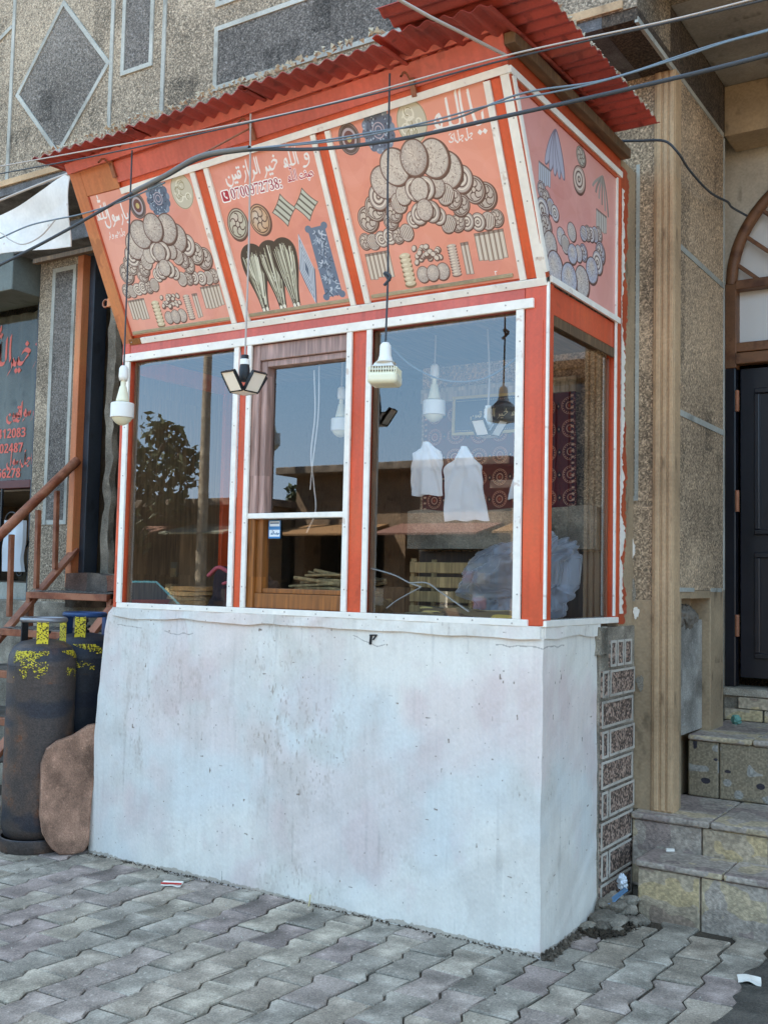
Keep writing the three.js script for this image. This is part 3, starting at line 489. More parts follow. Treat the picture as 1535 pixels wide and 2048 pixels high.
function signMiddle() {
  const w = 896, h = 1024, [c, g] = canvas(w, h); ground(g, w, h, '#ea9a84');
  g.fillStyle = '#f4ece6'; pen(g, W.razeqin, 835, 150, 98, 17);
  g.save(); g.lineJoin = 'round';
  g.fillStyle = '#fbf3ee'; pen(g, W.sebghat, 830, 238, 62, 20); g.fillStyle = '#b5273c'; pen(g, W.sebghat, 830, 238, 62, 9);
  g.font = 'bold 74px serif'; g.textAlign = 'left'; g.direction = 'ltr'; g.lineWidth = 12; g.strokeStyle = '#fbf3ee'; g.save(); g.translate(128, 262); g.scale(1.02, 1.15); g.strokeText('0700972738:', 0, 0); g.fillStyle = '#a93146'; g.fillText('0700972738:', 0, 0); g.restore();
  g.fillStyle = '#fbf3ee'; g.beginPath(); g.roundRect(42, 196, 78, 80, 16); g.fill(); g.fillStyle = '#b5273c'; g.beginPath(); g.roundRect(50, 204, 62, 64, 12); g.fill();
  g.strokeStyle = '#fbf3ee'; g.lineWidth = 9; g.beginPath(); g.arc(100, 222, 30, 2.0, 3.6); g.stroke(); g.lineWidth = 14; g.beginPath(); g.moveTo(70, 216); g.lineTo(80, 222); g.moveTo(84, 250); g.lineTo(94, 246); g.stroke(); g.restore();
  bread(g, 120, 418, 88, 3, '#bdb9a4', 0.2, 1.15); bread(g, 318, 420, 86, 3, '#cdA27c', 0, 1.15);
  for (const [x, y] of [[535, 395], [720, 390]]) { g.save(); g.translate(x, y); g.rotate(0.05); const q = 100; g.fillStyle = '#4b463f'; g.beginPath(); g.moveTo(-q - 6, 8); g.quadraticCurveTo(0, 0, 6, -q - 4); g.quadraticCurveTo(12, 0, q + 8, 6); g.quadraticCurveTo(10, 10, 4, q + 10); g.quadraticCurveTo(-4, 10, -q - 6, 8); g.restore();
    g.save(); g.translate(x, y); const pts = [[-98, 0], [0, -98], [98, 0], [0, 98]]; g.beginPath(); pts.forEach(([a, b], i) => { const [p, r] = pts[(i + 3) % 4]; if (!i) g.moveTo(a, b); else g.quadraticCurveTo((a + p) * 0.4, (b + r) * 0.4, a, b); }); g.quadraticCurveTo(-40, 40, -98, 0); g.closePath(); g.fillStyle = '#c3c3b4'; g.fill(); g.lineWidth = 5; g.strokeStyle = '#4d4840'; g.stroke(); g.clip(); g.lineWidth = 11; for (let i = -2; i < 3; i++) { g.strokeStyle = '#5d564b'; g.beginPath(); g.moveTo(i * 26 - 60, i * 26 * -1 - 60 + 0); g.lineTo(i * 26 + 60, -i * 26 + 60); g.stroke(); } g.restore(); }
  for (const [x, t] of [[165, 0], [320, 1], [440, 2]]) { g.save(); g.translate(x, 0); g.fillStyle = '#40332c'; g.beginPath(); g.moveTo(-30, 990); g.bezierCurveTo(-40, 820, -115, 760, -100, 640); g.bezierCurveTo(-85, 520, 100, 520, 110, 640); g.bezierCurveTo(112, 780, 50, 820, 34, 985); g.closePath(); g.fill();
    for (let i = 0; i < 46; i++) { const a = rr(-1, 1), y0 = rr(575, 640), y1 = rr(760, 985); g.strokeStyle = ['#c9c8b2', '#a8a590', '#6c6453', '#dedcc9'][i % 4]; g.lineWidth = rr(3, 9); g.beginPath(); g.moveTo(a * 82, y0 + Math.abs(a) * 40); g.quadraticCurveTo(a * 70, 760, a * 26, y1); g.stroke(); }
    g.fillStyle = '#efe9da'; el(g, -16, 980, 12, 14); g.fill(); el(g, 16, 976, 12, 14); g.fill(); g.restore(); }
  g.save(); g.translate(600, 770); g.fillStyle = '#5d6b80'; g.beginPath(); g.moveTo(4, -222); g.quadraticCurveTo(30, -60, 66, 10); g.quadraticCurveTo(40, 120, 12, 222); g.quadraticCurveTo(-40, 120, -64, -10); g.quadraticCurveTo(-26, -100, 4, -222); g.fill(); g.strokeStyle = '#c3cbd6'; for (let q = 1; q > 0.15; q -= 0.22) { g.lineWidth = 8; g.beginPath(); g.moveTo(0, -205 * q); g.lineTo(54 * q, 0); g.lineTo(2, 205 * q); g.lineTo(-54 * q, 0); g.closePath(); g.stroke(); } g.restore();
  g.save(); g.translate(762, 745); g.rotate(-0.03); g.fillStyle = '#66788f'; g.beginPath(); g.roundRect(-70, -215, 140, 430, 20); g.fill(); el(g, -66, -212, 26, 22); g.fill(); el(g, 66, -212, 26, 22); g.fill(); el(g, -66, 212, 26, 22); g.fill(); el(g, 66, 212, 26, 22); g.fill(); for (let i = 0; i < 90; i++) { g.strokeStyle = ['#c2ccd8', '#46566b', '#97a6b8'][i % 3]; g.lineWidth = rr(4, 9); const y = rr(-200, 200), x = rr(-58, 58); g.beginPath(); g.moveTo(x, y); g.quadraticCurveTo(x * 0.2, y + 14, x + rr(-20, 20), y + rr(16, 34)); g.stroke(); } g.restore();
  return toTex(c);
}
function signSide() {
  const [c, g] = canvas(1024, 768); ground(g, 1024, 768, '#e6a296');
  const P = (x, y) => [x * 1024, y * 768];
  for (let i = 0; i < 5; i++) { g.save(); g.translate(...P(0.37, 0.05)); g.rotate(0.42 - i * 0.2); g.fillStyle = '#7d7581'; el(g, 0, 110, 27, 118); g.fill(); g.fillStyle = '#b9b7c4'; el(g, -2, 112, 20, 108); g.fill(); g.restore(); }
  bread(g, ...P(0.615, 0.07), 46, 3, '#c3c3b4', 0, 1.05); bread(g, ...P(0.6, 0.235), 62, 1, '#c7a898', 0, 1.2);
  for (let i = 0; i < 6; i++) { g.strokeStyle = i % 2 ? '#8f8880' : '#a79f96'; g.lineWidth = 15; g.beginPath(); g.moveTo(...P(0.85, 0.07)); g.quadraticCurveTo(...P(0.75 + i * 0.03, 0.16), ...P(0.74 + i * 0.035, 0.2 + i * 0.025)); g.stroke(); }
  sticks(g, ...P(0.22, 0.33), 108, 96, 6, '#b5c1cf'); sticks(g, ...P(0.78, 0.33), 120, 100, 6, '#c3c0b8'); sticks(g, ...P(0.01, 0.74), 90, 180, 4, '#a9b3cc');
  const V1 = [[0.25, 0.5, 40, 3], [0.29, 0.53, 40, 3], [0.33, 0.56, 38, 2], [0.37, 0.58, 36, 1], [0.81, 0.5, 38, 3], [0.77, 0.52, 38, 2], [0.73, 0.54, 36, 1], [0.69, 0.55, 36, 3], [0.65, 0.57, 36, 2], [0.26, 0.62, 54, 1], [0.29, 0.7, 54, 3], [0.83, 0.62, 54, 3], [0.8, 0.7, 54, 1], [0.33, 0.8, 62, 0], [0.74, 0.78, 62, 0], [0.43, 0.7, 40, 0], [0.47, 0.73, 40, 2], [0.65, 0.7, 40, 3], [0.6, 0.73, 40, 0], [0.53, 0.62, 44, 0], [0.54, 0.76, 46, 0], [0.38, 0.92, 72, 0], [0.64, 0.9, 72, 0], [0.51, 0.94, 74, 0]];
  V1.forEach(([x, y, r, k], i) => bread(g, ...P(x, y), r, k, ['#b9b5bd', '#bfb6b2', '#aeb2c4'][i % 3], (x - 0.5), 1.1));
  return toTex(c);
}

// ---------- the kiosk ----------
const kiosk = thing('bread_kiosk', 'red framed bread kiosk with slanted picture signs on a whitewashed base', 'kiosk');
const K = (name, geos, m, uvm) => part(kiosk, name, geos, m, uvm);
{ // whitewashed masonry base, slightly uneven, spreading a little to the left at its foot
  const g = new THREE.BoxGeometry(2.64, 1.318, 0.62, 110, 56, 24).translate(-1.32, 0.659 - 0.004, -0.31);
  warp(g, (v) => {
    const t = clamp(v.y / 1.318), L = clamp(-v.x / 2.64);
    v.x += L * 0.085 * t * t; if (t > 0.9) v.x += L * (t - 0.9) * 0.35 * (vn(v.y * 22, 1) > 0.35 ? 1 : 0.4);
    v.z += (n3(v, 3) * 0.006 + n3(v, 9, 4) * 0.0035 + n3(v, 26, 9) * 0.0018) * (v.z > -0.05 ? 1 : 0.3);
    v.x += (n3(v, 4, 2) * 0.006 + n3(v, 17, 5) * 0.003) * (v.x > -0.03 || v.x < -2.4 ? 1 : 0);
    if (v.y < 0.02) v.y = -0.012;
  });
  K('base_wall', g, M.white);
  const back = bx(-2.56, -0.005, -0.03, 1.30, -1.075, -0.621); K('base_core', back, M.stone);
  // mortar ledge under the windows and crumbs of render along the foot
  K('mortar_ledge', warp(new THREE.BoxGeometry(2.5, 0.05, 0.06, 90, 3, 4).translate(-1.26, 1.296, -0.018), (v) => { v.z += n3(v, 20, 3) * 0.006; v.y += (v.y < 1.29 ? n3(v, 9, 6) * 0.018 : 0); }), M.white);
  K('mortar_ledge', warp(new THREE.BoxGeometry(0.04, 0.05, 0.6, 4, 3, 30).translate(-0.012, 1.296, -0.31), (v) => { v.x += n3(v, 20, 3) * 0.005; v.y += (v.y < 1.29 ? n3(v, 9, 6) * 0.014 : 0); }), M.white);
  const hole = thing('wall_socket_hole', 'small dark chipped hole in the whitewash below the right window', 'hole', [-0.835, 1.235, 0.004]);
  part(hole, 'cavity', [bar(V(-0.015, 0.012, 0), V(0.025, 0.014, 0), 0.006, 0.006), bar(V(-0.006, 0.01, 0), V(-0.01, -0.03, 0), 0.016, 0.006), bar(V(0.02, 0.01, 0), V(0.004, -0.008, 0), 0.008, 0.005)], M.black);
}
{ // tufts of grit where wall meets paving
  const g = []; for (let i = 0; i < 520; i++) { const t = rnd(), x = -2.64 * t, s = rr(0.002, 0.008); g.push(new THREE.TetrahedronGeometry(s).rotateY(rnd() * 6).rotateX(rnd() * 6).translate(x, rr(-0.002, 0.005), rr(0.003, 0.022) + (rnd() < 0.1 ? 0.02 : 0))); }
  for (let i = 0; i < 260; i++) { const s = rr(0.004, 0.018); g.push(new THREE.TetrahedronGeometry(s).rotateY(rnd() * 6).rotateX(rnd() * 6).translate(rr(0.004, 0.05), rr(-0.004, 0.006), rr(-0.6, 0.01))); }
  const o = struct('grit', g, std({ color: C(0x7d7062), map: concrete, roughness: 1 })); o.userData.kind = 'stuff'; tag(o, 'dark grit gathered along the foot of the whitewashed base', 'grit');
}
const lean = new THREE.Matrix4().makeBasis(V(1, 0, 0), V(0, 0.8915, 0.4528), V(0, -0.4528, 0.8915)).setPosition(0, 2.766, 0);
const LN = (g) => g.applyMatrix4(lean);
// uprights below the signs
K('corner_post', [bx(-0.102, 0.0, 1.32, 2.765, -0.075, 0.0, 0.006)], M.red);
K('corner_bead', [bx(-0.022, -0.017, 1.5, 2.6, 0.0005, 0.003)], M.red);
K('left_post', [bx(-2.52, -2.462, 1.32, 2.765, -0.06, 0.0, 0.006)], M.red);
K('mullion', [bx(-1.672, -1.618, 1.345, 2.66, -0.05, -0.004, 0.004)], M.red);
K('mullion', [bx(-0.985, -0.895, 1.345, 2.66, -0.05, -0.004, 0.004)], M.red);
K('head_rail', [bx(-2.46, -0.103, 2.66, 2.765, -0.06, -0.002, 0.004)], M.redPink);
K('sill_rail', [bx(-2.46, -0.103, 1.31, 1.345, -0.07, -0.004)], M.redOld);
const strip = (x0, x1, y0, y1, d = 0.012) => K('white_strip', bx(x0, x1, y0, y1, -0.003, d, 0.003), M.trim);
strip(-2.5, -0.058, 2.655, 2.697, 0.014); strip(-2.48, -0.068, 1.318, 1.347, 0.014);
for (const [a, b] of [[-2.486, -2.452], [-1.704, -1.672], [-1.618, -1.590], [-1.012, -0.982], [-0.900, -0.872], [-0.138, -0.103]]) strip(a, b, 1.3475, 2.6545, 0.0118);
// panes: left and right fixed, the middle one a sash
for (const [a, b] of [[-2.462, -1.672], [-0.895, -0.102]]) {
  const p = K('window_pane', new THREE.PlaneGeometry(b - a, 1.32).translate((a + b) / 2, 2.0, -0.03), M.glass);
  part(p, 'glazing_bead', [bx(a + 0.01, a + 0.03, 1.345, 2.655, -0.055, -0.032, 0.003), bx(b - 0.028, b - 0.012, 1.345, 2.655, -0.055, -0.032, 0.003), bx(a + 0.03, b - 0.03, 2.635, 2.655, -0.056, -0.033, 0.003)], M.woodGrey);
}
{
  const s = new THREE.Group(); s.name = 'window_sash'; kiosk.add(s);
  part(s, 'frame', [bx(-1.615, -1.548, 1.80, 2.655, -0.075, -0.008, 0.004), bx(-1.548, -1.0, 2.575, 2.654, -0.075, -0.009, 0.004), bx(-1.546, -1.512, 1.80, 2.574, -0.085, -0.022, 0.004), bx(-1.512, -1.0, 2.542, 2.574, -0.085, -0.023, 0.004)], M.woodPink);
  part(s, 'lower_frame', [bx(-1.612, -1.555, 1.347, 1.79, -0.075, -0.01, 0.004), bx(-1.555, -1.518, 1.42, 1.79, -0.085, -0.03, 0.004), bx(-1.555, -1.0, 1.347, 1.42, -0.085, -0.02, 0.004), bx(-1.517, -1.0, 1.421, 1.445, -0.085, -0.038, 0.004)], M.wood);
  part(s, 'meeting_bar', [bx(-1.60, -1.002, 1.785, 1.812, -0.04, 0.004, 0.004)], M.trim);
  part(s, 'right_stile', [bx(-1.02, -0.985, 1.446, 2.541, -0.085, -0.028, 0.003)], M.woodGrey);
  part(s, 'pane', new THREE.PlaneGeometry(0.5, 1.13).translate(-1.266, 1.99, -0.06), M.glass);
}
// slanted sign front
K('sign_board', LN(bx(-2.50, -0.02, 0.0, 0.985, -0.035, -0.012)), M.red);
const signGeo = (x0, x1, s0, s1) => LN(new THREE.BoxGeometry(x1 - x0, s1 - s0, 0.008).translate((x0 + x1) / 2, (s0 + s1) / 2, -0.006));
const printed = (t) => phy({ map: t, roughness: 0.38, clearcoat: 0.25, clearcoatRoughness: 0.25 });
K('picture_sign', signGeo(-2.438, -1.722, 0.03, 0.775), printed(signLeft()), false);
K('picture_sign', signGeo(-1.608, -0.985, 0.025, 0.80), printed(signMiddle()), false);
K('picture_sign', signGeo(-0.886, -0.118, 0.025, 0.825), printed(signRight()), false);
const ls = (x0, x1, s0, s1, n = 0.012, m = M.trim, nm = 'white_strip') => K(nm, LN(bx(x0, x1, s0, s1, -0.008, n, 0.003)), m);
const slant = (x0, s0, x1, s1, w, n, m, nm) => K(nm || 'white_strip', LN(bar(V(x0, s0, n), V(x1, s1, n), w, 0.012, V(0, 0, 1))), m || M.trim);
slant(-2.19, 0.762, 0.0, 0.842, 0.03, 0.010);
for (const [a, b, t] of [[-1.722, -1.692, 0.768], [-1.634, -1.605, 0.768], [-0.990, -0.962, 0.79], [-0.910, -0.882, 0.79], [-0.120, -0.090, 0.818]]) ls(a, b, 0.016, t, 0.011);
ls(-0.042, 0.0, -0.018, 0.826, 0.0125);
for (const [a, b, t] of [[-1.691, -1.635, 0.762], [-0.961, -0.911, 0.785], [-0.089, -0.043, 0.82]]) ls(a, b, 0.017, t, 0.003, M.red, 'red_channel');
ls(-2.37, 0.0, -0.018, 0.015, 0.0135); ls(-2.46, -2.372, -0.018, 0.015, 0.012, M.wood, 'bare_strip');
for (const [a, b] of [[-2.42, -1.725], [-1.60, -0.995], [-0.87, -0.15]]) ls(a, b, 0.035, 0.052, 0.006, std({ color: C(0xc9bb9a), map: plain, roughness: 0.5 }), 'sign_bead');
ls(-2.52, -2.44, -0.02, 0.985, 0.004, M.orangeOld, 'side_board'); ls(-2.4395, -2.2, 0.778, 0.985, 0.0038, M.orangeOld, 'side_board');
ls(-2.44, -2.43, 0.03, 0.775, 0.007, M.redOld, 'sign_edge');
{ // nail heads along the white strips
  const nl = [], dot = () => new THREE.CylinderGeometry(0.0035, 0.004, 0.003, 7).rotateX(Math.PI / 2); for (let x = -2.44; x < -0.08; x += rr(0.13, 0.2)) { nl.push(dot().translate(x, 2.676 + rr(-0.008, 0.008), 0.0145)); nl.push(dot().translate(x + 0.05, 1.332 + rr(-0.005, 0.005), 0.0145)); nl.push(LN(dot().translate(x, rr(-0.008, 0.006), 0.0142))); }
  for (const x of [-2.469, -1.688, -1.604, -0.997, -0.886, -0.12]) for (let y = 1.45; y < 2.6; y += rr(0.2, 0.32)) nl.push(dot().translate(x + rr(-0.006, 0.006), y, 0.0123));
  for (const x of [-1.707, -1.62, -0.976, -0.896, -0.105, -0.02]) for (let y = 0.1; y < 0.74; y += rr(0.14, 0.24)) nl.push(LN(dot().translate(x + rr(-0.006, 0.006), y, 0.0125)));
  const o = K('nail_heads', nl, std({ color: C(0xb0a69c), roughness: 0.7 })); o.userData.kind = 'stuff';
}
// fascia above the signs
K('fascia', LN(bar(V(-2.2, 0.855, -0.004), V(0.0, 0.93, -0.004), 0.10, 0.02, V(0, 0, 1))), M.redPink);
K('fascia_rail', LN(bar(V(-2.5, 0.93, 0.016), V(0.0, 1.015, 0.016), 0.055, 0.04, V(0, 0, 1))), M.redPink);
for (const x of [-2.2, -1.29, -0.43]) K('lamp_hook', [LN(bx(x - 0.012, x + 0.012, 0.83, 0.905, 0.006, 0.02, 0.003)), rod([V(x, 3.55, 0.41), V(x, 3.57, 0.47), V(x, 3.54, 0.5)], 0.005, 6)], M.steelBrown);
// right side: sign, rails, pane
{
  const shp = new THREE.Shape(); [[0.005, 2.79], [0.345, 3.475], [-0.80, 3.475], [-0.80, 2.79]].forEach(([z, y], i) => i ? shp.lineTo(-z, y) : shp.moveTo(-z, y));
  let g = new THREE.ExtrudeGeometry(shp, { depth: 0.008, bevelEnabled: false }).toNonIndexed();
  const p = g.attributes.position, uv = g.attributes.uv; for (let i = 0; i < p.count; i++) uv.setXY(i, (p.getX(i) + 0.345) / 1.145, (p.getY(i) - 2.79) / 0.685);
  g.rotateY(Math.PI / 2); K('picture_sign', g.translate(-0.012, 0, 0), printed(signSide()), false);
  const sd = (a, b, w, x, m, nm) => K(nm || 'white_strip', bar(V(x, a[1], a[0]), V(x, b[1], b[0]), 0.012, w, V(0, 1, 0)), m || M.trim);
  sd([0.39, 3.51], [-0.86, 3.51], 0.03, 0.004); sd([0.35, 3.485], [-0.80, 3.485], 0.02, -0.002, M.redOld, 'red_rail');
  K('white_strip', bar(V(0.004, 2.80, 0.012), V(0.004, 3.495, 0.358), 0.03, 0.012, V(1, 0, 0)), M.trim);
  K('red_rail', bar(V(-0.006, 2.78, 0.0), V(-0.006, 3.50, 0.37), 0.03, 0.02, V(1, 0, 0)), M.redOld);
  sd([-0.02, 2.777], [-0.84, 2.777], 0.028, 0.006); sd([-0.075, 2.70], [-0.86, 2.70], 0.12, -0.014, M.red, 'red_rail'); sd([-0.075, 2.615], [-0.80, 2.615], 0.045, -0.012, M.woodGrey, 'wood_rail');
  K('red_rail', bx(-0.03, -0.012, 2.79, 3.49, -0.86, -0.80), M.red);
  K('back_post', [bx(-0.05, 0.0, 1.32, 3.52, -0.868, -0.812, 0.004)], M.red);
  K('white_strip', bx(-0.004, 0.006, 1.35, 3.48, -0.812, -0.795, 0.002), M.trim);
  K('white_strip', bx(-0.004, 0.008, 1.35, 2.76, -0.014, 0.0, 0.002), M.trim);
  K('white_strip', bx(-0.02, 0.012, 1.318, 1.345, -0.84, -0.002, 0.003), M.trim);
  const p2 = K('window_pane', new THREE.PlaneGeometry(0.73, 1.26).rotateY(Math.PI / 2).translate(-0.028, 1.97, -0.435), M.glass);
  part(p2, 'glazing_bead', [bx(-0.05, -0.03, 1.345, 2.59, -0.80, -0.785, 0.003), bx(-0.05, -0.03, 1.345, 2.59, -0.09, -0.076, 0.003)], M.woodGrey);
  K('fascia', [bx(-0.03, 0.0, 3.526, 3.63, -0.86, 0.40, 0.004)], M.redOld); K('fascia_rail', [bx(0.001, 0.05, 3.585, 3.632, -0.86, 0.44, 0.004)], M.woodGrey);
}
// left side, mostly hidden
{
  const shp = new THREE.Shape(); [[0.0, 2.766], [0.40, 3.6], [-0.86, 3.6], [-0.86, 2.766]].forEach(([z, y], i) => i ? shp.lineTo(-z, y) : shp.moveTo(-z, y));
  K('side_sheet', new THREE.ExtrudeGeometry(shp, { depth: 0.012, bevelEnabled: false }).rotateY(Math.PI / 2).translate(-2.516, 0, 0), M.orangeOld);
  K('back_post', [bx(-2.52, -2.47, 1.32, 3.5, -0.865, -0.80, 0.004)], M.red); K('red_rail', [bx(-2.515, -2.48, 2.6, 2.765, -0.8, -0.061), bx(-2.515, -2.48, 1.31, 1.36, -0.8, -0.061)], M.red);
  K('side_panel', [bx(-2.505, -2.492, 1.36, 2.6, -0.8, -0.061)], M.woodGrey);
}
K('ceiling_board', [bx(-2.47, -0.055, 2.70, 2.72, -1.07, -0.062)], M.woodGrey);
K('counter_top', [bx(-2.47, -0.06, 1.285, 1.315, -1.07, -0.072)], M.woodGrey);
// bracket arm on the left side with a ring
K('side_arm', [bar(V(-2.52, 3.05, -0.1), V(-2.78, 3.05, -0.12), 0.02, 0.05)], M.orangeOld); K('ring', new THREE.TorusGeometry(0.022, 0.006, 6, 14).translate(-2.80, 3.05, -0.12), M.steelBrown);
// roof of corrugated sheets
function sheet(len, wide, period = 0.076, amp = 0.009, th = 0.003) { // ridges along z, waves along x, origin at one corner
  const s = new THREE.Shape(), n = Math.round(wide / period * 10); const f = (i) => amp * Math.sin(i / 10 * 2 * Math.PI);
  for (let i = 0; i <= n; i++) (i ? s.lineTo(i * wide / n, f(i)) : s.moveTo(0, f(0)));
  for (let i = n; i >= 0; i--) s.lineTo(i * wide / n, f(i) + th);
  return new THREE.ExtrudeGeometry(s, { depth: len, bevelEnabled: false, steps: 6 });
}
{
  const bend = (g, k, a = 0.006) => warp(g, (v) => { v.y += a * (vn(v.x * 2.3 + k, v.z * 1.7 + k) - 0.5) * 2; });
  const roofZ0 = -0.5;
  const ends = [-2.60, -1.90, -1.18, -0.46, 0.035];
  for (let i = 0; i < 4; i++) {
    const w = ends[i + 1] - ends[i] + 0.03, zf = 0.565 + (i + 0.5) / 4 * 0.125;
    const g = bend(sheet(zf - roofZ0 + rr(-0.006, 0.006), w), i * 3.3); g.rotateX(0.05); g.translate(ends[i], 3.6775 + (i % 2) * 0.0035 - (3 - i) * 0.006, roofZ0);
    K('roof_sheet', g, M.roof);
  }
  for (let i = 0; i < 2; i++) { // upper sheets at the corner, ridges running the other way
    const z1 = i ? 0.80 : 0.06, z0 = i ? 0.04 : -0.72, g = bend(sheet(0.60, z1 - z0), 9 + i, 0.004); g.rotateY(Math.PI / 2); g.rotateZ(0.0); g.translate(-0.36, 3.664 - (i ? 0.006 : 0) , z1); g.translate(0, 0, 0);
    K('roof_sheet', g, M.roof);
  }
  // straw and mud showing along the front edge of the roof
  const crumbs = []; for (let i = 0; i < 200; i++) { const t = rnd(), x = -2.58 + t * 2.15; crumbs.push(new THREE.TetrahedronGeometry(rr(0.006, 0.017)).rotateX(rnd() * 6).rotateY(rnd() * 6).translate(x, 3.642 + t * 0.012 + rr(0, 0.018), 0.555 + t * 0.115 - rr(-0.004, 0.05))); }
  for (let i = 0; i < 250; i++) crumbs.push(new THREE.TetrahedronGeometry(rr(0.006, 0.016)).rotateX(rnd() * 6).rotateY(rnd() * 6).translate(0.225 - rr(0, 0.03), 3.685 + rr(0, 0.012), rr(-0.7, 0.7)));
  const o = K('mud_edge', crumbs, std({ color: C(0xb3a68f), roughness: 1 })); o.userData.kind = 'stuff';
  K('roof_beam', [bx(-2.5, 0.0, 3.60, 3.632, 0.28, 0.33), bx(-2.5, 0.0, 3.62, 3.65, -0.2, -0.15)], M.woodGrey);
}
// tiles at the back of the base, against the wall
{
  const t = thing('tiled_pillar', 'tiled pier of dark pebble tiles with pale borders behind the white base', 'pillar', [0.0, 0, 0]);
  part(t, 'core', [bx(-0.2, 0.008, -0.03, 1.30, -1.07, -0.603)], M.stone);
  const peb = std({ color: C(0xb8a294), map: tex(256, 256, (u, v) => { const a = vn(u * 44, v * 44, 44), b = vn(u * 80, v * 80 + 3, 80); const k = a > 0.62 ? 1.0 : a < 0.36 ? 0.42 : 0.66; const s = k + 0.2 * (b - 0.5); return [s, s * 0.95, s * 0.92]; }, 0.35), bumpMap: grainB, bumpScale: 0.005, roughness: 0.7 });
  const lineM = std({ color: C(0xe4ded4), map: plain, roughness: 0.8 });
  for (let r = 0; r < 9; r++) {
    const y0 = 0.02 + r * 0.137, y1 = y0 + 0.122;
    const segs = r === 8 ? [[-0.72, -0.79], [-0.805, -0.89], [-0.905, -1.0]] : r % 2 ? [[-0.622, -0.695], [-0.715, -1.045]] : [[-0.615, -1.02]];
    for (const [za, zb] of segs) {
      const b = part(t, 'tile', bx(0.006, 0.018, y0, y1, zb, za, 0.002), peb), w = 0.011;
      part(b, 'border', [bx(0.017, 0.0215, y0, y0 + w, zb, za), bx(0.017, 0.0215, y1 - w, y1, zb, za), bx(0.017, 0.0212, y0 + w, y1 - w, zb, zb + w), bx(0.017, 0.0212, y0 + w, y1 - w, za - w, za)], lineM);
    }
  }
  part(t, 'cement_patch', warp(new THREE.BoxGeometry(0.03, 0.12, 0.1, 4, 10, 8).translate(0.008, 1.24, -0.63), (v) => { v.z += n3(v, 25) * 0.02; v.x += n3(v, 18, 4) * 0.008; v.y += n3(v, 16, 7) * 0.012; }), M.stone);
}
// ragged paint and filler where the kiosk meets the wall
{
  K('side_infill', [bx(-0.06, -0.003, 1.30, 3.60, -1.078, -0.869)], M.beige);
  const ragS = (z0, z1, y0, y1, x, m, k) => { const s = new THREE.Shape(), n = 260; for (let i = 0; i <= n; i++) { const y = y0 + (y1 - y0) * i / n, q = -z0 + (vn(i * 0.9, k) - 0.5) * 0.006; i ? s.lineTo(q, y) : s.moveTo(q, y); } for (let i = n; i >= 0; i--) { const y = y0 + (y1 - y0) * i / n; s.lineTo(-z1 + (vn(i * 0.8, k + 5) - 0.5) * 0.03 + (fbm(i * 0.06, k + 8, 0, 4) - 0.5) * 0.09, y); } K('paint_smear', new THREE.ExtrudeGeometry(s, { depth: 0.003, bevelEnabled: false }).rotateY(Math.PI / 2).translate(x, 0, 0), m); };
  ragS(-0.868, -0.955, 1.31, 3.56, -0.0032, M.redOld, 1); ragS(-0.878, -0.915, 1.36, 3.45, -0.0012, M.trim, 2);
  const blob = (x, y, r, m, k) => { const s = new THREE.Shape(); for (let i = 0; i < 90; i++) { const a = i / 90 * 6.283, q = r * (0.3 + 1.1 * fbm(Math.cos(a) * 1.6 + k * 3.7 + 9, Math.sin(a) * 1.6 + k * 1.3 + 5, 0, 5)); const X = x + q * Math.cos(a) * 0.7, Y = y + q * Math.sin(a) * 1.4; i ? s.lineTo(X, Y) : s.moveTo(X, Y); } part(bld, 'filler_patch', new THREE.ExtrudeGeometry(s, { depth: 0.004, bevelEnabled: false }).translate(0, 0, -0.8625 + k * 0.0004), m); };
  blob(0.062, 1.68, 0.035, M.trim, 1); blob(0.06, 1.45, 0.05, M.stone, 2); blob(0.045, 1.48, 0.04, M.trim, 3); blob(0.04, 1.31, 0.03, M.trim, 4); blob(0.11, 1.04, 0.03, M.stone, 5); blob(0.09, 1.37, 0.022, M.trim, 6);
}

